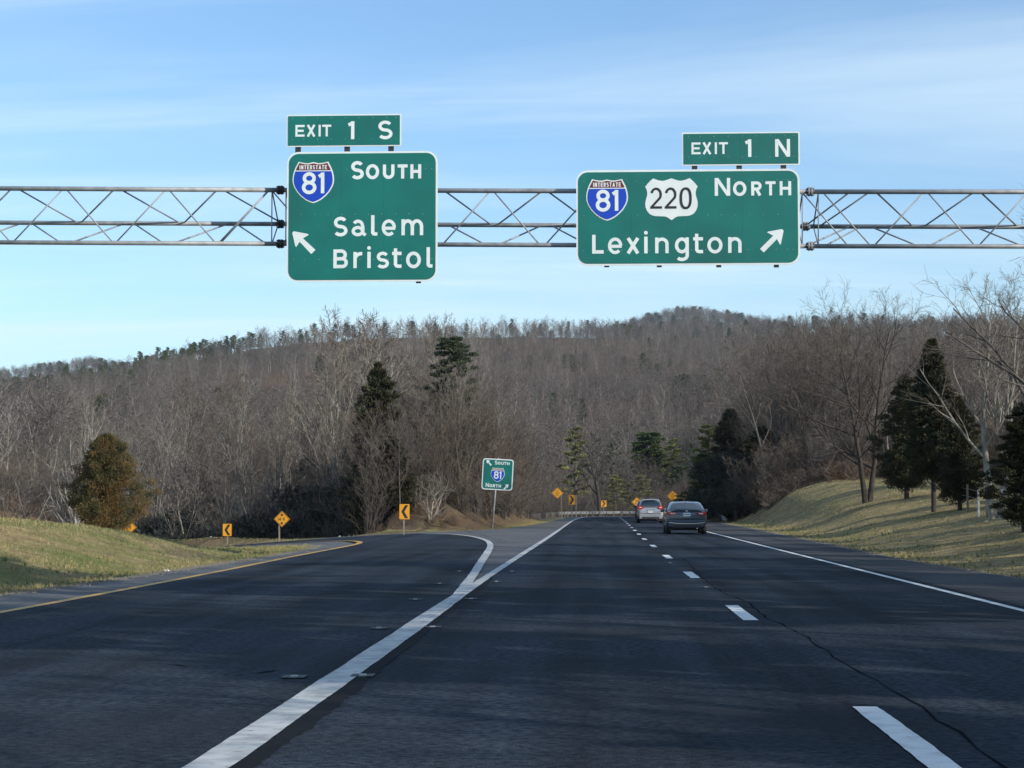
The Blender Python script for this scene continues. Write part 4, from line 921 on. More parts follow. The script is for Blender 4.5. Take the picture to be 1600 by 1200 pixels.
# ------------------------------------------------------------------ trees
def norm(v): return v / max(1e-9, math.sqrt(v[0] * v[0] + v[1] * v[1] + v[2] * v[2]))
def bare(seed, H_=10.0, trunk_r=.14, forks=1, nlimb=12, nbr=6, ntw=5, nfine=0, first=.3, up=.25, spread=(28, 60), limb_len=.42, lean=0.0, jit=.12, taper=.55, crooked=1.0):
    """returns lists of segments for the trunk/limbs and for the twigs (unit metres)"""
    rg = random.Random(seed); S0 = []; S1 = []
    def v3(a, b, c): return np.array((a, b, c), float)
    def rot(d, ang, az):
        a = v3(0, 0, 1) if abs(d[2]) < .9 else v3(1, 0, 0); u = norm(np.cross(d, a)); v = np.cross(d, u)
        return norm(d * math.cos(ang) + (u * math.cos(az) + v * math.sin(az)) * math.sin(ang))
    def run(p, d, ln, r0, r1, n, j, upw):
        pts = [(p.copy(), r0)]; 
        for i in range(n):
            d = norm(d + v3(rg.gauss(0, j), rg.gauss(0, j), rg.gauss(0, j) * .6 + upw))
            p = p + d * ln / n; pts.append((p.copy(), r0 + (r1 - r0) * ((i + 1) / n)))
        return pts, d
    def put(pts, L_): 
        for (a, ra), (b, rb) in zip(pts[:-1], pts[1:]): L_.append((a, b, ra, rb))
    def pick(pts, t):
        f = t * (len(pts) - 1); i = min(int(f), len(pts) - 2); f -= i
        (a, ra), (b, rb) = pts[i], pts[i + 1]; return a + (b - a) * f, ra + (rb - ra) * f, norm(b - a)
    for fk in range(forks):
        a0 = rg.uniform(0, 6.28) if forks > 1 else 0
        d = norm(v3(math.sin(a0) * .14 * (forks > 1) * (1 + fk * .3) + lean, math.cos(a0) * .14 * (forks > 1), 1))
        hh = H_ * (1 - .12 * fk * rg.random()); base = v3(math.sin(a0) * trunk_r * .7, math.cos(a0) * trunk_r * .7, -.25) if forks > 1 else v3(0, 0, -.25)
        tr_, _ = run(base, d, hh * .93 + .25, trunk_r, trunk_r * .12, 12, .05 * crooked, .02); put(tr_, S0)
        for i in range(nlimb):
            t = first + (1 - first) * ((i + rg.random() * .8) / nlimb) ** .85; t = min(t, .985)
            p, r, dd = pick(tr_, t)
            az = i * 2.4 + rg.uniform(-.5, .5); ang = R(rg.uniform(*spread)) * (1 - .35 * t)
            ln = H_ * limb_len * (1.05 - .62 * (t - first) / (1 - first)) * rg.uniform(.7, 1.15)
            lb, _ = run(p, rot(dd, ang, az), ln, r * taper, r * .10 + .004, 7, jit * crooked, up * .35); put(lb, S0)
            for j in range(nbr):
                t2 = .22 + .76 * (j + rg.random() * .7) / nbr; t2 = min(t2, .98); p2, r2, d2 = pick(lb, t2)
                l2 = ln * .46 * (1.15 - .6 * t2) * rg.uniform(.65, 1.2)
                br, _ = run(p2, rot(d2, R(rg.uniform(25, 58)), rg.uniform(0, 6.28)), l2, max(.006, r2 * .6), .004, 4, jit * 1.1, up * .3); put(br, S1 if nfine == 0 else S0)
                for k in range(ntw):
                    t3 = .2 + .78 * (k + rg.random()) / ntw; t3 = min(t3, .99); p3, r3_, d3 = pick(br, t3)
                    l3 = l2 * .45 * rg.uniform(.6, 1.25)
                    tw, _ = run(p3, rot(d3, R(rg.uniform(22, 55)), rg.uniform(0, 6.28)), l3, .0055, .002, 2, jit, up * .25); put(tw, S1)
                    for q in range(nfine):
                        t4 = .2 + .8 * rg.random(); p4, r4, d4 = pick(tw, min(t4, .99))
                        tf, _ = run(p4, rot(d4, R(rg.uniform(20, 50)), rg.uniform(0, 6.28)), l3 * rg.uniform(.35, .7), .0035, .0015, 1, jit, up * .2); put(tf, S1)
    return S0, S1
def tubes(S, n, rmin=0.0, over=.04):
    P0 = np.array([s[0] for s in S]); P1 = np.array([s[1] for s in S]); R0 = np.maximum([s[2] for s in S], rmin); R1 = np.maximum([s[3] for s in S], rmin * .6)
    d = P1 - P0; ln = np.linalg.norm(d, axis=1, keepdims=True); d = d / np.maximum(ln, 1e-9); P1 = P1 + d * np.minimum(ln * over, .05)
    a = np.where(np.abs(d[:, 2:3]) < .9, [[0, 0, 1.0]], [[1.0, 0, 0]]); u = np.cross(d, a); u /= np.maximum(np.linalg.norm(u, axis=1, keepdims=True), 1e-9); v = np.cross(d, u)
    an = np.arange(n) * 2 * math.pi / n; cs = np.cos(an)[None, :, None]; sn = np.sin(an)[None, :, None]
    ringv = u[:, None] * cs + v[:, None] * sn
    A = P0[:, None] + ringv * R0[:, None, None]; B = P1[:, None] + ringv * R1[:, None, None]
    V = np.concatenate([A, B], 1).reshape(-1, 3); k = np.arange(n); base = (np.arange(len(S)) * 2 * n)[:, None, None]
    F = np.stack([k, (k + 1) % n, n + (k + 1) % n, n + k], -1)[None] + base
    return V, F.reshape(-1, 4)
def ribbons(S, w_):
    """thin spikes: one triangle per twig"""
    P0 = np.array([s[0] for s in S]); P1 = np.array([s[1] for s in S]); d = P1 - P0
    r = np.random.default_rng(len(S)); a = r.normal(size=P0.shape); u = np.cross(d, a); u /= np.maximum(np.linalg.norm(u, axis=1, keepdims=True), 1e-9)
    V = np.concatenate([P0 + u * w_, P0 - u * w_, P1 + d * .15], 1).reshape(-1, 3)
    return V, np.arange(len(S) * 3).reshape(-1, 3)
def bare_meshes(name, seed, twmin, bark='bark', twig='twig', n0=7, **kw):
    S0, S1 = bare(seed, **kw); V, F = tubes(S0, n0, twmin * .9)
    t = np_mesh(name + '_trunk', V, F, M[bark], smooth=True)
    V, F = tubes(S1, 3, twmin); c = np_mesh(name + '_crown', V, F, M[twig]); return t, c
def foliage(seed, boughs, per, leaf, mat_, spread=(.9, .9, .5), droop=0.0, shape=.35, name='foliage'):
    """boughs: (centre, outward dir, radius); each is a clump of small pointed sprays"""
    r = np.random.default_rng(seed); Cn = np.array([b[0] for b in boughs]); D = np.array([b[1] for b in boughs]); Rr = np.array([b[2] for b in boughs])
    n = len(boughs) * per; i = np.repeat(np.arange(len(boughs)), per)
    off_ = r.normal(size=(n, 3)); off_ /= np.linalg.norm(off_, axis=1, keepdims=True); off_ *= (r.random((n, 1)) ** .45) * Rr[i, None] * np.array(spread)
    p = Cn[i] + off_
    d = off_ / np.maximum(Rr[i, None], 1e-6) * .8 + D[i] * .8 + r.normal(size=(n, 3)) * shape; d[:, 2] += .25 - droop
    d /= np.linalg.norm(d, axis=1, keepdims=True)
    L_ = leaf * r.uniform(.6, 1.5, (n, 1)); a = r.normal(size=(n, 3)); u = np.cross(d, a); u /= np.linalg.norm(u, axis=1, keepdims=True)
    V = np.concatenate([p - u * L_ * .30, p + u * L_ * .30, p + d * L_ + u * L_ * r.uniform(-.2, .2, (n, 1))], 1).reshape(-1, 3)
    return np_mesh(name, V, np.arange(n * 3).reshape(-1, 3), mat_)
def cedar_meshes(name, seed, h, w_, mat_, bark='bark_dark', dens=1.0, base=.06, point=1.0, skirt=.25, leaf=.085, per=90, droop=0.0, lump=1.0, irr=1.0):
    rg = random.Random(seed); bo = []; nb = int(230 * dens)
    for i in range(nb):
        t = base + (1 - base) * (i + .5) / nb; ta = (t - base) / (1 - base)
        prof = min(1.0, (.45 + .55 * ta / skirt) if ta < skirt else 1.0) * (1 - ta ** (1.3 * point)) ** .72
        az = i * 2.39996 + rg.uniform(-.3, .3)
        k = 1 + irr * (.20 * math.sin(az * 3 + seed) + .14 * math.sin(az * 2 + ta * 9 + seed * 2))
        rr = w_ / 2 * prof * k * rg.uniform(.62, 1.02)
        c = np.array((math.cos(az) * rr, math.sin(az) * rr, t * h + rg.uniform(-.02, .02) * h))
        bo.append((c, np.array((math.cos(az) * .7, math.sin(az) * .7, .5)), w_ * lump * rg.uniform(.07, .125) * (1 - .45 * ta)))
    for i in range(int(nb * .35)):
        t = rg.uniform(base + .03, .93); ta = (t - base) / (1 - base); rr = w_ / 2 * (1 - ta ** 1.4) ** .75 * rg.uniform(0, .55); az = rg.uniform(0, 6.28)
        bo.append((np.array((math.cos(az) * rr, math.sin(az) * rr, t * h)), np.array((0, 0, .3)), w_ * .14 * (1 - .5 * ta)))
    cr = foliage(seed, bo, per, leaf, mat_, droop=droop, name=name + '_crown')
    S = [(np.array((0, 0, -.3)), np.array((.02, 0, h * .5)), w_ * .045, w_ * .028), (np.array((.02, 0, h * .5)), np.array((0, 0, h * .95)), w_ * .028, .01)]
    for c, d, r_ in bo[::4]: S.append((np.array((0, 0, max(.1, c[2] - .25 * h * .3))), c, w_ * .010, .005))
    V, F = tubes(S, 7); return np_mesh(name + '_trunk', V, F, M[bark], smooth=True), cr
def pine_meshes(name, seed, h, w_, mat_, base=.45, nb=46, per=110, leaf=.16, flat=.35, bark='bark', droop=0.0, top=.75):
    rg = random.Random(seed); bo = []; S = [(np.array((0, 0, -.3)), np.array((.05, 0, h * .6)), w_ * .05, w_ * .03), (np.array((.05, 0, h * .6)), np.array((0, 0, h * .97)), w_ * .03, .015)]
    for i in range(nb):
        t = base + (1 - base) * (i + .4) / nb; ta = (t - base) / (1 - base); az = i * 2.4 + rg.uniform(-.6, .6)
        rr = w_ / 2 * (1 - ta ** 1.6 * top) * rg.uniform(.5, 1.08)
        tip = np.array((math.cos(az) * rr, math.sin(az) * rr, t * h + rr * .18)); rt = np.array((0.03, 0, t * h - rr * .05)); S.append((rt, tip, w_ * .012, .006))
        for f in (.55, .8, 1.0):
            if rg.random() < .88: bo.append((rt + (tip - rt) * f + np.array((rg.gauss(0, .05), rg.gauss(0, .05), 0)) * w_, np.array((math.cos(az) * .6, math.sin(az) * .6, .35)), w_ * rg.uniform(.07, .12)))
    cr = foliage(seed, bo, per, leaf, mat_, spread=(1, 1, flat), droop=droop, shape=.45, name=name + '_crown')
    V, F = tubes(S, 6); return np_mesh(name + '_trunk', V, F, M[bark], smooth=True), cr
def plant(name, meshes, x, y, label, cat='tree', group=None, s=1.0, rz=0.0, z=None, sx=None, h=None):
    e = empty(name, (x, y, (H(x, y) if z is None else z) - .05), rz); e.scale = (sx or s, sx or s, s)
    link('trunk', meshes[0], e); link('crown', meshes[1], e); tag(e, label, cat, group); return e
def at_px(px, Y): return xat(px, Y)
# --- hero evergreens
c = cedar_meshes('brown_cedar', 3, 3.75, 3.15, M['cedar'], dens=1.25, base=.03, point=1.55, skirt=.38, leaf=.055, per=220, lump=1.4, irr=1.5)
plant('cedar_tree', c, at_px(165, 72), 72, 'rounded bronze-brown cedar standing alone on the left grass mound', rz=1.0, z=.25)
cd = [cedar_meshes('dark_cedar', 21, 8.0, 3.0, M['cedar_dark'], dens=1.1, base=.20, point=.85, skirt=.2, leaf=.12, per=150, lump=1.25, irr=1.5), cedar_meshes('dark_cedar_b', 22, 8.0, 3.4, M['cedar_dark'], dens=.9, base=.10, point=1.05, skirt=.3, leaf=.12, per=160, lump=1.4, irr=1.9)]
def fit(meshes, name, px, Y, ytop, h0, label, w0=None, wpx=None, rz=0.0, group=None, zb=None):
    x = at_px(px, Y); zt = at(px, ytop, Y).z; zb = H(x, Y) if zb is None else zb; s = (zt - zb) / h0
    sx = (wpx / FPX * Y) / w0 if wpx else s
    return plant(name, meshes, x, Y, label, group=group, s=s, sx=sx, rz=rz, z=zb)
fit(cd[1], 'cedar_tree', 590, 106, 574, 8.0, 'tall dark cedar rising in the bare trees left of the gore knoll', 3.4, 118, .4)
fit(cd[1], 'cedar_tree', 612, 101, 684, 8.0, 'short bushy dark cedar low in front of the tall dark one', 3.4, 92, 2.0)
fit(cd[0], 'cedar_tree', 1459, 76, 533, 8.0, 'tallest dark pointed cedar on the right grass bank', 3.0, 98, .3)
fit(cd[1], 'cedar_tree', 1417, 90, 590, 8.0, 'shorter dark cedar just left of the tallest cedar on the right bank', 3.4, 92, 1.3)
fit(cd[1], 'cedar_tree', 1500, 74, 622, 8.0, 'dark drooping cedar with a curved trunk beside the fence posts', 3.4, 84, 2.2)
fit(cd[1], 'cedar_tree', 1600, 52, 632, 8.0, 'black shaded cedar cut by the right edge of the picture', 3.4, 112, 4.0)
fit(cd[0], 'cedar_tree', 1650, 70, 560, 8.0, 'dark cedar leaning in at the right picture edge behind the black one', 3.0, 130, 4.0)
pn = pine_meshes('pine', 31, 11.0, 4.2, M['pine'], base=.52, nb=40, per=150, leaf=.17)
fit(pn, 'pine_tree', 705, 113, 528, 11.0, 'green pine top standing above the bare trees on the knoll', 4.2, 84, .2)
py_ = pine_meshes('yellow_pine', 33, 10.0, 4.0, M['pine_yellow'], base=.34, nb=24, per=90, leaf=.20)
fit(py_, 'pine_tree', 899, 262, 668, 10.0, 'yellow-green pine above the road-end guardrail', 4.0, 56, .7)
fit(py_, 'pine_tree', 1000, 262, 742, 10.0, 'low yellow-green pine over the silver SUV', 4.0, 60, 1.9)
fit(py_, 'pine_tree', 962, 268, 742, 10.0, 'small olive pine right of the forked dark bare tree', 4.0, 46, 2.9)
fit(pn, 'pine_tree', 1012, 290, 676, 11.0, 'dark green pine on the hillside foot above the SUV', 4.2, 78, 2.2)
fit(py_, 'pine_tree', 1052, 285, 686, 10.0, 'pale olive pine right of the dark green pine on the hill foot', 4.0, 50, .2)
fit(py_, 'pine_tree', 1108, 172, 664, 10.0, 'yellow-green pine at the left end of the dark right-hand thicket', 4.0, 66, 3.2)
bp2 = pine_meshes('spruce', 35, 8.0, 4.6, M['pine'], base=.08, nb=44, per=130, leaf=.15, flat=.22, top=1.0)
fit(bp2, 'spruce_tree', 1100, 150, 708, 8.0, 'blue-green conifer with flat layered boughs at the right roadside', 4.6, 84, .3)
fit(bp2, 'spruce_tree', 1128, 143, 742, 8.0, 'small dark conifer between the layered one and the bank', 4.6, 70, 1.3)
fit(cd[1], 'cedar_tree', 1168, 150, 690, 8.0, 'broad dark evergreen in the right-hand thicket', 3.4, 120, 2.6)
fit(cd[1], 'cedar_tree', 1215, 158, 700, 8.0, 'dark evergreen in the thicket left of the twin-trunked tree', 3.4, 110, .9)
for px_, Y_, yt_, wp_, rz_, kk_, lb_ in ((1192, 141, 668, 96, .2, 1, 'dark cedar at the front of the right-hand thicket above the bank'), (1243, 150, 690, 90, 1.9, 1, 'dark round evergreen between thicket trunks at the bank crest'),
        (1278, 160, 676, 84, 2.7, 0, 'narrow dark evergreen behind the left limbs of the twin-trunked tree'), (1143, 165, 640, 80, 5.1, 0, 'narrow dark evergreen at the back of the thicket beside the yellow-green pine'),
        (640, 128, 664, 84, .9, 1, 'dark cedar behind the short bushy one on the knoll'), (575, 136, 640, 80, 3.9, 1, 'shaded cedar behind the snag in the ravine'), (535, 140, 700, 84, 2.9, 1, 'low dark cedar at the bottom of the ravine beside the snag'),  # cedars among the knoll trees added to throw shade into the ravine
        (668, 138, 640, 66, 1.4, 0, 'narrow dark cedar deep in the knoll trees'), (480, 150, 716, 90, 4.4, 1, 'broad shaded cedar deep in the ravine above the 14-9 sign'), (318, 172, 742, 44, .4, 1, 'small dark cedar in the ravine right of the bronze cedar')):
    fit(cd[kk_], 'cedar_tree', px_, Y_, yt_, 8.0, lb_, 3.0 + .4 * kk_, wp_, rz_)
# --- hero bare trees
hw = bare_meshes('twin', 41, .0048, 'bark_dark', 'twig_grey', 8, H_=10, trunk_r=.17, forks=2, nlimb=14, nbr=9, ntw=6, nfine=2, first=.20, up=.16, spread=(45, 82), limb_len=.66, crooked=1.3, jit=.10)
fit(hw, 'bare_tree', 1354, 95, 492, 10, 'wide bare tree with two dark trunks on the right grass bank', rz=.4)
pw = bare_meshes('sycamore', 43, .0045, 'bark_pale', 'twig_grey', 8, H_=10, trunk_r=.17, forks=2, nlimb=11, nbr=7, ntw=6, nfine=3, first=.25, up=.28, spread=(25, 55), limb_len=.46, lean=-.06)
fit(pw, 'bare_tree', 1556, 63, 455, 10, 'bare tree with a pale peeling trunk beside the fence posts', rz=2.0)
sp = bare_meshes('spreading', 45, .005, 'bark', 'twig', 8, H_=10, trunk_r=.20, nlimb=16, nbr=8, ntw=6, nfine=3, first=.22, up=.22, spread=(45, 85), limb_len=.50, crooked=1.3)
fit(sp, 'bare_tree', 1676, 47, 300, 10, 'bare tree reaching thin twigs in from the right picture edge', rz=1.0)
fk = bare_meshes('forked', 47, .030, 'bark_dark', 'bark_dark', 6, H_=9, trunk_r=.26, nlimb=9, nbr=5, ntw=2, nfine=1, first=.38, up=.25, spread=(35, 60), limb_len=.5)
fit(fk, 'bare_tree', 938, 231, 684, 9, 'dark forked bare tree standing behind the road-end guardrail', rz=.5)
pl = bare_meshes('pale_single', 49, .0075, 'bark_pale', 'twig_grey', 7, H_=10, trunk_r=.20, forks=2, nlimb=15, nbr=7, ntw=5, nfine=1, first=.16, up=.5, spread=(22, 42), limb_len=.40)
fit(pl, 'bare_tree', 99, 100, 630, 10, 'pale upswept bare tree behind the bronze cedar at left', rz=.3)
lt = bare_meshes('low_pale', 51, .007, 'bark_pale', 'twig_grey', 6, H_=5, trunk_r=.07, forks=3, nlimb=9, nbr=6, ntw=4, nfine=1, first=.1, up=.1, spread=(35, 75), limb_len=.6, crooked=1.8)
fit(lt, 'bare_shrub', 672, 98, 735, 5, 'low pale arching shrub above the left-pointing chevron', rz=.3)
fit(lt, 'bare_shrub', 34, 104, 722, 5, 'pale spreading shrub at the far left edge of the meadow', rz=2.3)
# broken snag
sx_, sy_ = at_px(562, 112), 112; e = empty('tree_snag', (sx_, sy_, H(sx_, sy_))); hz = at(562, 690, 112).z - H(sx_, sy_)
MB().tube((0, 0, -.3), (.04, 0, hz * .5), .16, 10, .14).tube((.04, 0, hz * .5), (.0, 0, hz), .14, 10, .11).build('trunk', M['bark_pale'], e, True)
MB().add([(-.11, -.1, hz - .03), (.11, -.1, hz - .03), (.1, .1, hz - .03), (-.1, .1, hz - .03), (-.07, 0, hz + .55), (.04, .02, hz + .25), (-.10, .05, hz + .1)], [(0, 1, 5), (0, 5, 4), (1, 2, 5), (5, 2, 4), (2, 3, 6), (2, 6, 4), (3, 0, 6), (6, 0, 4)]).build('broken_top', mat('fresh_broken_wood', (.42, .22, .09), .9), e)
tag(e, 'broken pale tree snag with an orange splintered top left of the knoll', 'tree')
# --- woods: shared trees of several kinds
MID = [bare_meshes('mid%d' % i, 60 + i, .0085, ['bark', 'bark_pale', 'bark', 'bark_pale', 'bark', 'bark_dark'][i], ['twig', 'twig_grey', 'twig', 'twig', 'twig_grey', 'twig'][i], 6,
       H_=10, trunk_r=[.085, .085, .08, .075, .095, .08][i], forks=[1, 2, 1, 1, 2, 3][i], nlimb=[15, 10, 16, 13, 9, 7][i], nbr=[6, 6, 6, 6, 6, 6][i], ntw=5, nfine=1 if i < 5 else 0, first=[.34, .3, .28, .42, .3, .22][i], up=[.26, .34, .22, .38, .18, .3][i], spread=[(28, 58), (22, 45), (35, 65), (22, 45), (35, 65), (25, 50)][i], limb_len=[.40, .40, .42, .34, .44, .42][i]) for i in range(6)]
def wood(n, pxr, yr, hpx, name, label, group, seed, kinds=range(6), hm=None, test=None):
    rg = random.Random(seed); c = 0; tries = 0; used = []
    while c < n and tries < n * 60:
        tries += 1; Y = rg.uniform(*yr); px = rg.uniform(*pxr); x = at_px(px, Y)
        if test and not test(x, Y): continue
        if dist(PAVE, np.array([x]), np.array([Y]))[0] < 2.5 or inside(PAVE, np.array([x]), np.array([Y]))[0]: continue
        if any((x - a) ** 2 + (Y - b) ** 2 < 2.2 for a, b in used): continue
        used.append((x, Y)); k = rg.choice(list(kinds)); hh = hm(rg, px, Y, x)
        kd = ['slim grey', 'pale two-stemmed', 'broad grey', 'slim pale', 'spreading two-stemmed', 'dark many-stemmed'][k]
        fx_ = (px - pxr[0]) / (pxr[1] - pxr[0]); fy_ = (Y - yr[0]) / (yr[1] - yr[0])
        place = ['far left', 'left', 'middle', 'right', 'far right'][min(4, int(fx_ * 5))] + ', ' + ('front' if fy_ < .4 else 'back' if fy_ > .7 else 'mid') + ' row'
        plant(name, MID[k], x, Y, kd + ' bare tree ' + label + ', ' + place, group=group, s=hh / 10, sx=hh / 10 * rg.uniform(.85, 1.2), rz=rg.uniform(0, 6.28)); c += 1
def top_h(tab, lo=.78, hi=1.02):
    def f(rg, px, Y, x): return max(3.0, (at(px, float(ip(px, tab[0], tab[1])), Y).z - H(x, Y)) * rg.uniform(lo, hi))
    return f
wood(84, (575, 838), (102, 150), None, 'bare_tree', 'on the brown knoll', 'bare trees on the knoll', 1, (0, 2, 4, 5, 5, 1), top_h(([560, 600, 680, 760, 800, 835], [600, 585, 560, 590, 640, 715]), .6, 1.0), lambda x, y: x < -3.9)
wood(9, (566, 650), (97, 105), None, 'bare_tree', 'screening the dark cedars', 'bare trees in front of the knoll cedars', 12, (0, 2, 5), top_h(([560, 650], [640, 600]), .6, 1.0))
wood(9, (490, 715), (118, 150), None, 'bare_tree', 'topping the skyline left of centre', 'tall skyline trees above the knoll', 2, (1, 3, 0), top_h(([480, 520, 640, 700], [506, 500, 514, 500]), .93, 1.0), lambda x, y: x < -6)
wood(44, (330, 600), (116, 165), None, 'bare_tree', 'in the shaded ravine', 'bare trees in the dark ravine', 3, (0, 2, 5, 1), top_h(([430, 600], [680, 620]), .6, .98))
wood(64, (1130, 1330), (136, 190), None, 'bare_tree', 'in the right-hand thicket', 'bare trees of the right-hand thicket', 4, (0, 4, 5, 2), top_h(([1100, 1150, 1200, 1330], [700, 600, 520, 495]), .7, 1.02), lambda x, y: x > 12)
wood(34, (1290, 1680), (118, 170), None, 'bare_tree', 'behind the right bank', 'bare trees behind the right bank', 5, (0, 0, 2, 2, 4, 3), top_h(([1290, 1400, 1680], [500, 498, 470]), .75, 1.02))
wood(16, (835, 1075), (246, 285), None, 'bare_tree', 'behind the road-end guardrail', 'bare trees beyond the road-end guardrail', 6, (0, 2, 4), top_h(([835, 1075], [700, 720]), .6, 1.0), lambda x, y: x < 40)
wood(14, (835, 905), (160, 240), None, 'bare_tree', 'by the guardrail left end', 'bare trees left of the far guardrail', 7, (0, 1, 3), top_h(([835, 905], [640, 690]), .6, 1.0), lambda x, y: x < -8)
wood(60, (-60, 560), (150, 235), None, 'bare_tree', 'in the left wood', 'bare trees of the left hillside wood', 8, (0, 3, 2, 1, 3, 1, 4), top_h(([-60, 0, 130, 300, 560], [700, 680, 665, 605, 600]), .7, 1.02))
# --- brush
BR = []
for i in range(3):
    S0, S1 = bare(90 + i, H_=1.5, trunk_r=.015, forks=7, nlimb=6, nbr=4, ntw=3, nfine=0, first=.1, up=.1, spread=(25, 65), limb_len=.5, crooked=2.4); V, F = tubes(S0 + S1, 3, .006); BR.append(np_mesh('brush_plant%d' % i, V, F, M['brush' if i < 2 else 'twig']))
# --- distant trees (low detail) and the hillside forest
FARM = []
for i in range(5):
    S0, S1 = bare(120 + i, H_=12, trunk_r=.12, nlimb=[12, 14, 13, 11, 15][i], nbr=6, ntw=5, nfine=0, first=[.36, .30, .42, .34, .25][i], up=.2, spread=(30, 68), limb_len=.38)
    S0 = S0[::1]; V0, F0 = tubes(S0, 3, .022); V1, F1 = ribbons(S1, .030)
    mi = np.r_[np.zeros(len(F0), int), np.ones(len(F1), int)]
    FARM.append(np_mesh('distant_tree%d' % i, np.concatenate([V0, V1]), [F0, F1 + len(V0)], [M['bark_pale'] if i in (1, 3) else M['bark'], M['twig_far']], mi))
for i in range(2):
    t, c = pine_meshes('distant_pine%d' % i, 140 + i, 12, 5, M['pine'], base=.3, nb=26, per=16, leaf=.55, top=.85)
    V = []; F = []; mi = []
    for j, me in enumerate((t, c)):
        a = np.zeros(len(me.vertices) * 3, np.float32); me.vertices.foreach_get('co', a); k = len(me.polygons[0].vertices)
        b = np.zeros(len(me.loops), np.int32); me.loops.foreach_get('vertex_index', b); F.append(b.reshape(-1, k) + sum(len(v) for v in V)); V.append(a.reshape(-1, 3)); mi += [j] * len(me.polygons)
    FARM.append(np_mesh('distant_pine_tree%d' % i, np.concatenate(V), F, [M['bark'], M['pine']], mi))
src = []
for i, me in enumerate(FARM):
    px = [150, 245, 330, 420, 505, 360, 305][i]; Y = 232 + 7 * i; x = at_px(px, Y); o = link('bare_tree' if i < 5 else 'pine_tree', me, None, (x, Y, H(x, Y) - .1)); src.append(o)
    tag(o, ['leftmost', 'second from left', 'third from left', 'fourth from left', 'rightmost'][i] + ' bare tree in the row just behind the left wood' if i < 5 else ['dark pine rising among bare trees on the left hillside', 'second dark pine on the left hillside, left of the other'][i - 5], 'tree', 'trees up the left hillside')
bsrc = []
for i, me in enumerate(BR):
    px = [520, 548, 585][i]; Y = 97 + i * 2; x = at_px(px, Y); o = link('brush_bush', me, None, (x, Y, H(x, Y) - .05)); bsrc.append(o)
    tag(o, ['leftmost reddish brush at the far ramp edge', 'reddish brush near the small white litter', 'grey brush left of the chevron post'][i], 'bush', 'brush at the foot of the knoll')
def scatter(name, pts, rots, scales, variant, sources, label, group_parent=None):
    """one object: a point set whose modifier stands a tree on each point"""
    me = bpy.data.meshes.new(name); me.vertices.add(len(pts)); me.vertices.foreach_set('co', np.asarray(pts, np.float32).ravel())
    a = me.attributes.new('rz', 'FLOAT', 'POINT'); a.data.foreach_set('value', np.asarray(rots, np.float32))
    a = me.attributes.new('sc', 'FLOAT_VECTOR', 'POINT'); a.data.foreach_set('vector', np.asarray(scales, np.float32).ravel())
    a = me.attributes.new('variant', 'INT', 'POINT'); a.data.foreach_set('value', np.asarray(variant, np.int32))
    me.update(); o = link(name, me)
    ng = bpy.data.node_groups.new(name, 'GeometryNodeTree'); ng.interface.new_socket('Geometry', in_out='INPUT', socket_type='NodeSocketGeometry'); ng.interface.new_socket('Geometry', in_out='OUTPUT', socket_type='NodeSocketGeometry')
    n = ng.nodes; l = ng.links; gi = n.new('NodeGroupInput'); go = n.new('NodeGroupOutput'); jn = n.new('GeometryNodeJoinGeometry'); l.new(jn.outputs[0], go.inputs[0])
    def na(nm, ty):
        x = n.new('GeometryNodeInputNamedAttribute'); x.data_type = ty; x.inputs['Name'].default_value = nm; return next(s for s in x.outputs if s.enabled and s.name == 'Attribute')
    rz_, sc_, va = na('rz', 'FLOAT'), na('sc', 'FLOAT_VECTOR'), na('variant', 'INT')
    cx = n.new('ShaderNodeCombineXYZ'); l.new(rz_, cx.inputs[2])
    for k, s_ in enumerate(sources):
        oi = n.new('GeometryNodeObjectInfo'); oi.inputs['Object'].default_value = s_; oi.transform_space = 'ORIGINAL'; oi.inputs['As Instance'].default_value = True
        cp = n.new('FunctionNodeCompare'); cp.data_type = 'INT'; cp.operation = 'EQUAL'; ii = [s for s in cp.inputs if s.enabled]; l.new(va, ii[0]); ii[1].default_value = k
        ip_ = n.new('GeometryNodeInstanceOnPoints'); l.new(gi.outputs[0], ip_.inputs['Points']); l.new(oi.outputs['Geometry'], ip_.inputs['Instance']); l.new(cp.outputs[0], ip_.inputs['Selection'])
        l.new(cx.outputs[0], ip_.inputs['Rotation']); l.new(sc_, ip_.inputs['Scale']); l.new(ip_.outputs[0], jn.inputs[0])
    md = o.modifiers.new('trees', 'NODES'); md.node_group = ng
    tag(o, label, kind='stuff'); return o
def forest_pts(y0f, y1f, pxr, spacing, seed):
    r = np.random.default_rng(seed); out = []
    Y = 120.0
    while Y < 1400:
        sp_ = spacing(Y); n = int((pxr[1] - pxr[0]) / FPX * Y / sp_)
        px = r.uniform(pxr[0], pxr[1], n); yy = Y + r.uniform(-.6, .6, n) * sp_
        k = (yy > ip(px, F_PX, F_D) + y0f) & (yy < ip(px, D_PX, D_D) + y1f)
        out.append(np.c_[px[k], yy[k]]); Y += sp_
    return np.concatenate(out)
fp = forest_pts(-6, 110, (-330, 2150), lambda Y: 4.6 + Y * .0030, 5)
X_, Y_ = (fp[:, 0] - 936) / FPX * fp[:, 1], fp[:, 1]
keep = ~((fp[:, 1] < 215) & (fp[:, 0] > -60) & (fp[:, 0] < 560)) | (rng.random(len(fp)) < .5)
keep &= ~(inside(PAVE, X_, Y_) | (dist(PAVE, X_, Y_) < 5)); fp = fp[keep]; X_, Y_ = X_[keep], Y_[keep]
Zf = height(X_, Y_); n = len(fp)
var = rng.choice([0, 1, 2, 3, 4], n, p=[.27, .16, .24, .11, .22])
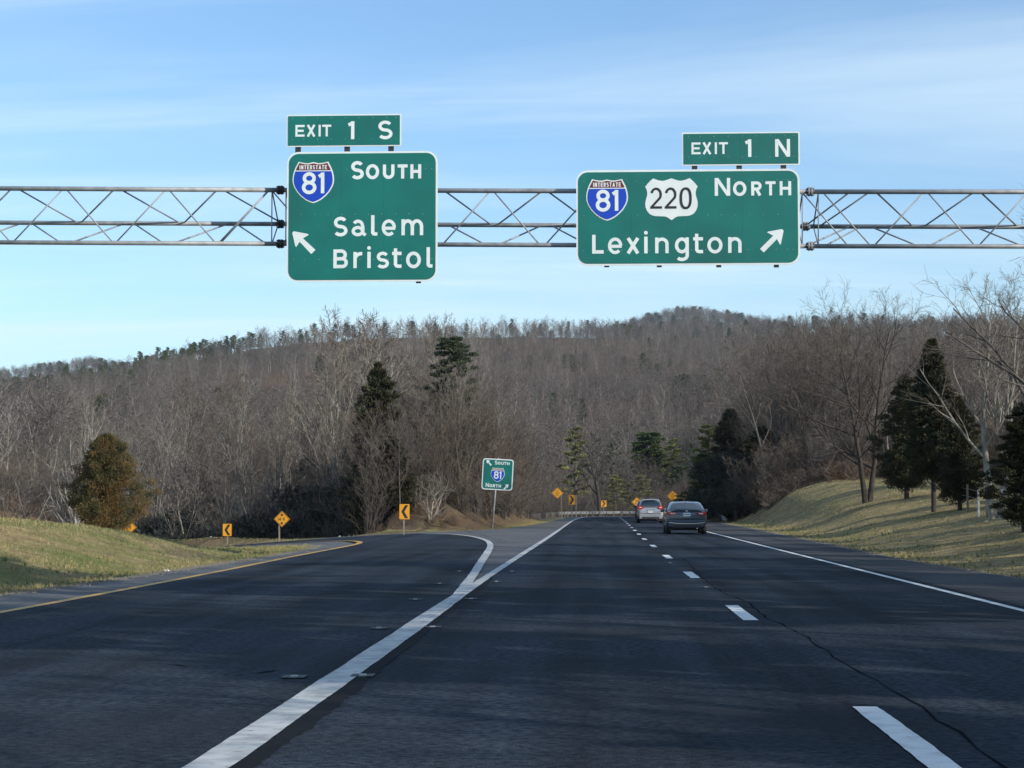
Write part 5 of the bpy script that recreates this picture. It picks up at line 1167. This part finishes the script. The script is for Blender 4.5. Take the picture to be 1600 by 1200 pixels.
# pines gather on the left ridge and in scattered patches
pxa = fp[:, 0]; Dc = ip(pxa, D_PX, D_D); tt = (Y_ - ip(pxa, F_PX, F_D)) / (Dc - ip(pxa, F_PX, F_D))
pp = .015 + .75 * sstep(.86, .97, tt) * sstep(430, 300, pxa) + .25 * (wav(X_, Y_, 120, 77) > .55) * (pxa < 420) + .14 * sstep(.9, .97, tt) * (pxa > 430) + .10 * sstep(.16, .0, tt) * (pxa > 950) * (pxa < 1080)
ev = rng.random(n) < pp; var[ev] = rng.choice([5, 6], ev.sum())
hs_ = rng.uniform(.75, 1.18, n) * np.where(ev, .85, 1.0) * np.where(Y_ > 700, .95, 1.0) * ip(Y_, [120, 250, 400], [.85, 1.0, 1.0]) * np.where((rng.random(n) < .3) & (Y_ > 600), .55, 1.0); wsc = hs_ * rng.uniform(.85, 1.25, n)
scatter('hillside_forest', np.c_[X_, Y_, Zf - .3], rng.uniform(0, 6.28, n), np.c_[wsc, wsc, hs_], var, src, 'brownish bare winter forest with scattered pines covering the hills')
# far ridge
r = np.random.default_rng(9); pxs = np.concatenate([r.uniform(-300, 260, 1500), r.uniform(930, 1260, 1300)]); ys = r.uniform(2050, 2460, len(pxs)); xs = (pxs - 936) / FPX * ys; zs = height(xs, ys); hs = r.uniform(1.0, 1.5, len(pxs))
scatter('distant_ridge_forest', np.c_[xs, ys, zs - .5], r.uniform(0, 6.28, len(xs)), np.c_[hs * 1.5, hs * 1.5, hs], r.choice([0, 1, 2, 4, 5], len(xs), p=[.3, .2, .2, .2, .1]), src, 'bluish forest on the farthest ridge')
# undergrowth along the wood edges
r = np.random.default_rng(19); B = []
def belt(n_, pxr, yr, test):
    px = r.uniform(*pxr, n_); Y = r.uniform(*yr, n_); x = (px - 936) / FPX * Y; d = dist(PAVE, x, Y); k = (d > 1.6) & ~inside(PAVE, x, Y) & test(x, Y); B.append(np.c_[x[k], Y[k]])
belt(420, (480, 800), (93, 128), lambda x, y: (x < -6.5))
belt(700, (225, 620), (100, 175), lambda x, y: x < -12)
belt(420, (-60, 240), (122, 175), lambda x, y: x < -12)
belt(600, (1120, 1330), (128, 185), lambda x, y: x > 11.5)
belt(500, (1290, 1700), (124, 180), lambda x, y: x > 12)
belt(500, (835, 1080), (242, 300), lambda x, y: x < 60)
belt(200, (838, 910), (150, 235), lambda x, y: x < -8)
B = np.concatenate(B); zb = height(B[:, 0], B[:, 1]); nb_ = len(B); ss = r.uniform(.4, 1.1, nb_) * np.where(B[:, 1] > 120, 1.1, .5)
scatter('undergrowth', np.c_[B, zb - .08], r.uniform(0, 6.28, nb_), np.c_[ss * 1.2, ss * 1.2, ss], r.integers(0, 3, nb_), bsrc, 'tangled brown undergrowth along the edge of the woods')
# tall thicket: many-stemmed saplings that close the woods' lower storey
TK = []
for i in range(3):
    S0, S1 = bare(190 + i, H_=4.5, trunk_r=.03, forks=6, nlimb=8, nbr=5, ntw=4, nfine=0, first=.12, up=.2, spread=(22, 58), limb_len=.42, crooked=2.0); V0, F0 = tubes(S0, 3, .010); V1, F1 = tubes(S1, 3, .0065)
    TK.append(np_mesh('sapling_clump%d' % i, np.concatenate([V0, V1]), np.concatenate([F0, F1 + len(V0)]), [M['bark' if i != 1 else 'bark_dark'], M['twig' if i != 2 else 'twig_grey']], np.r_[np.zeros(len(F0), int), np.ones(len(F1), int)]))
tsrc = []
for i, me in enumerate(TK):
    px = [765, 590, 1150][i]; Y = [112, 108, 138][i]; x = at_px(px, Y); o = link('sapling_clump', me, None, (x, Y, H(x, Y) - .05)); tsrc.append(o)
    tag(o, ['clump of bare saplings right behind the small green sign', 'clump of bare saplings behind the broken snag', 'clump of bare saplings at the front of the right-hand thicket'][i], 'bush', 'sapling clumps in the lower storey of the woods')
B = []
belt(500, (215, 600), (106, 150), lambda x, y: x < -11.5)
belt(400, (575, 836), (105, 150), lambda x, y: x < -4.4)
belt(300, (330, 620), (138, 180), lambda x, y: x < -12)
belt(260, (-60, 330), (140, 190), lambda x, y: x < -12)
belt(420, (1118, 1330), (133, 180), lambda x, y: x > 11)
belt(200, (1290, 1700), (132, 175), lambda x, y: x > 12)
belt(160, (838, 1080), (244, 300), lambda x, y: x < 60)
B = np.concatenate(B); zb = height(B[:, 0], B[:, 1]); nb_ = len(B); ss = r.uniform(.5, 1.2, nb_) * np.where((B[:, 0] < -4) & (B[:, 0] > -20) & (B[:, 1] > 108), 1.2, .9)
scatter('sapling_thicket', np.c_[B, zb - .08], r.uniform(0, 6.28, nb_), np.c_[ss, ss, ss], r.integers(0, 3, nb_), tsrc, 'dense bare saplings filling the lower storey of the woods')
# dark evergreen laurel added to stand in for shade in the ravine and thicket foot
LR = []
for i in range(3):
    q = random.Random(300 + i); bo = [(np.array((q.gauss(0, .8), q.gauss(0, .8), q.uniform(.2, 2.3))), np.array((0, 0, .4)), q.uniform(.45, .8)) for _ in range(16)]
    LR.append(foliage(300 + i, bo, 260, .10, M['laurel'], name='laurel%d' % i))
lsrc = []
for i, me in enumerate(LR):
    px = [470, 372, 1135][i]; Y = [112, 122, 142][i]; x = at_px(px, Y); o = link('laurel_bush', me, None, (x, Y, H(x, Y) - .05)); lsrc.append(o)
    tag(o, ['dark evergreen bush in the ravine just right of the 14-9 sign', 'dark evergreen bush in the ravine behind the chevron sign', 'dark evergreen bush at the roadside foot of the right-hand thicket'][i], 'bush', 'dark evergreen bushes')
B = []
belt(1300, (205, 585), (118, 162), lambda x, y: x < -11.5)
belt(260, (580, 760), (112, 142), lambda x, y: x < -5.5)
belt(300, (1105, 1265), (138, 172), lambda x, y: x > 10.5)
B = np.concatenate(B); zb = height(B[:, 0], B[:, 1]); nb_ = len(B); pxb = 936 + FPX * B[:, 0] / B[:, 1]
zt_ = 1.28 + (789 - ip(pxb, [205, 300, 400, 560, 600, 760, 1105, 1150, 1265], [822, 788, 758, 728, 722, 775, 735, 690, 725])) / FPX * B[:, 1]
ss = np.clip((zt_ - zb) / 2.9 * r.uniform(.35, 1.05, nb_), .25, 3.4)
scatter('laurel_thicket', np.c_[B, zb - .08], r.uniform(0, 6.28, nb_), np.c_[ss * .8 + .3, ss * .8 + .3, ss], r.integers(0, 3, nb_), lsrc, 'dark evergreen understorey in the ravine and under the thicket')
# the wood that shades the road from the right: stands beyond the picture edge
r = np.random.default_rng(23); S_ = []
for _ in range(9000):
    Y = r.uniform(-50, 150); x = r.uniform(12.5, 58)
    if x < .25 * Y + 5.5 + .03 * max(0, Y - 50) or len(S_) > 620: continue
    if any((x - a) ** 2 + (Y - b) ** 2 < (17 if Y < 32 else 14 if Y < 45 else 10) for a, b in S_): continue
    S_.append((x, Y))
S_ = np.array(S_); zb = height(S_[:, 0], S_[:, 1])
lim = np.where(S_[:, 1] < 43, 5.4 + .72 * (42 - S_[:, 1]), np.where(S_[:, 1] > 88, 14.5, 10.0))
hh = np.clip(np.minimum(14.5, lim) - zb, 3.5, 14.0) * r.uniform(.8, 1.0, len(S_)) / 12
v = r.choice([0, 1, 2, 4, 5, 6], len(S_), p=[.17, .16, .16, .17, .17, .17])
scatter('roadside_wood', np.c_[S_, zb - .1], r.uniform(0, 6.28, len(S_)), np.c_[hh * 1.35, hh * 1.35, hh], v, src, 'mixed wood right of the road throwing long shadows across it')
# ------------------------------------------------------------------ wire fence on the right bank
fe = empty('wire_fence', (at_px(1548, 66), 66, 0)); fx, fy = fe.location.x, fe.location.y; fps = []
for i, (px, Y) in enumerate([(1500, 74), (1512, 72), (1529, 66), (1542, 65), (1566, 62), (1590, 60)]):
    x = at_px(px, Y); z = H(x, Y); MB().box(x - fx - .035, x - fx + .035, Y - fy - .035, Y - fy + .035, z - .3, z + .95 + .1 * (i % 2)).build('post', M['wood' if i % 2 else 'galv'], fe); fps.append(Vector((x - fx, Y - fy, z)))
for hgt in (.3, .6, .88):
    mb = MB()
    for a, b in zip(fps[:-1], fps[1:]): mb.tube(a + Vector((0, -.04, hgt)), b + Vector((0, -.04, hgt)), .006, 4)
    mb.build('wire', M['galv'], fe)
tag(fe, 'old wire fence with thin posts beside the pale-trunked tree', 'fence')
# litter
for px, py, Y, lb in ((531, 834.5, 92, 'white scrap of litter at the far edge of the ramp'), (1541, 814, 61, 'white scrap of litter by the fence posts'), (262, 893, 36.5, 'white scrap of litter on the left shoulder edge'), (330, 848.5, 92, 'tiny white scrap in the dark ravine mouth')):
    x = at_px(px, Y); z = max(H(x, Y), float(zr(x)) - .05 if abs(x) < 30 and x < 0 else -9) ; mb = MB(); q = random.Random(px)
    mb.add([(q.uniform(-.07, .07), q.uniform(-.06, .06), q.uniform(0, .05)) for _ in range(7)], [(0, 1, 2), (2, 3, 4), (4, 5, 6), (0, 3, 5), (1, 4, 6), (2, 5, 0)])
    o = mb.build('litter_scrap', M['litter_white'], None, False, (x, Y, z + .03)); tag(o, lb, 'litter')
# ------------------------------------------------------------------ grass
def grass(name, n_, xr, yr, test, hgt, label, seed, dens=None):
    r = np.random.default_rng(seed); x = r.uniform(*xr, n_); y = yr[0] + (yr[1] - yr[0]) * r.random(n_) ** 1.0
    d = dist(PAVE, x, y); k = ~inside(PAVE, x, y) & (d > .05) & test(x, y) & (r.random(n_) < .35 + .65 * (wav(x, y, 4, seed + 5) > -.2)); x, y, d = x[k], y[k], d[k]; z = height(x, y) - .01; n = len(x)
    V = []; 
    hh = hgt * r.uniform(.4, 1.3, n) * (1 + .7 * np.exp(-d / .45)) * (1 + .7 * (wav(x, y, 2.2, seed + 9) > .35)); lv = litter(x, y); 
    hh = hh * (1 - .5 * lv)
    a = r.uniform(0, 6.28, n); w_ = .006 + .006 * (y / 60); ux, uy = np.cos(a) * w_, np.sin(a) * w_
    lx, ly = r.normal(0, .5, n) * hh, r.normal(0, .5, n) * hh
    V = np.stack([np.c_[x - ux, y - uy, z], np.c_[x + ux, y + uy, z], np.c_[x + lx, y + ly, z + hh]], 1).reshape(-1, 3)
    o = link(name, np_mesh(name, V, np.arange(n * 3).reshape(-1, 3), M['blade'])); tag(o, label, kind='stuff'); return o
grass('dry_grass', 300000, (-30, -8.2), (22, 100), lambda x, y: (x > -.36 * y - 3), .050, 'short dry grass on the left mound', 3)
grass('dry_grass', 260000, (6.8, 34), (26, 132), lambda x, y: (x < .26 * y + 1.5), .045, 'short dry grass on the right bank', 4)
grass('dry_grass', 60000, (-9, -3), (88, 150), lambda x, y: x < -2, .05, 'dry grass along the gore and the guardrail', 5)

# ------------------------------------------------------------------ gravel and dead stalks along the pavement edges
r = np.random.default_rng(61); V = []; F = []
edges = [(np.array(smooth_line(GEDGE[1:9], 1.0)), 1), (np.array(smooth_line(REDGE[1:8], 1.0)), -1)]
for P, sg in edges:
    for _ in range(2600):
        i = r.integers(0, len(P) - 1); t = r.random(); p = P[i] * (1 - t) + P[i + 1] * t; x, y = p[0] + r.normal(0, .14) - sg * .02, p[1]
        s_ = r.uniform(.008, .028); z = float(zr(x)) - .01; b = len(V)
        V += [(x - s_, y - s_ * .8, z), (x + s_, y - s_ * .5, z), (x + s_ * .2, y + s_, z), (x + r.uniform(-.3, .3) * s_, y, z + s_ * r.uniform(.6, 1.2))]
        F += [(b, b + 1, b + 3), (b + 1, b + 2, b + 3), (b + 2, b, b + 3)]
tag(link('gravel', np_mesh('gravel', V, np.array(F), M['gravel'])), 'loose gravel and crumbs along the shoulder edges', kind='stuff')
V = []; F = []
for P, sg in edges:
    for _ in range(900):
        i = r.integers(0, len(P) - 1); p = P[i]; x = p[0] - sg * abs(r.normal(0, 1.2)) - sg * .1; y = p[1] + r.random(); z = H(x, y); nb2 = r.integers(4, 9); hh_ = r.uniform(.05, .14)
        for _k in range(nb2):
            a = r.uniform(0, 6.28); l_ = r.uniform(.2, .6) * hh_; b = len(V); w2 = .006 + .00012 * y
            V += [(x - w2, y, z), (x + w2, y, z), (x + math.cos(a) * l_, y + math.sin(a) * l_, z + hh_ * r.uniform(.6, 1))]; F.append((b, b + 1, b + 2))
tag(link('dead_stalks', np_mesh('dead_stalks', V, np.array(F), M['blade'])), 'taller dead grass clumps near the pavement edges', kind='stuff')
# ------------------------------------------------------------------ air
hb = MB().box(-3300, 3300, -60, 5400, -130, 330).build('haze', [])
hm_ = bpy.data.materials.new('haze'); hm_.use_nodes = True; t_ = hm_.node_tree; t_.nodes.clear()
vo = t_.nodes.new('ShaderNodeVolumePrincipled'); vo.inputs['Color'].default_value = (0.80, 0.90, 1.0, 1); vo.inputs['Density'].default_value = HAZE; vo.inputs['Anisotropy'].default_value = 0.2
om = t_.nodes.new('ShaderNodeOutputMaterial'); t_.links.new(vo.outputs[0], om.inputs['Volume']); hb.data.materials.clear(); hb.data.materials.append(hm_)
tag(hb, 'thin blue winter air between the camera and the hills', kind='stuff')
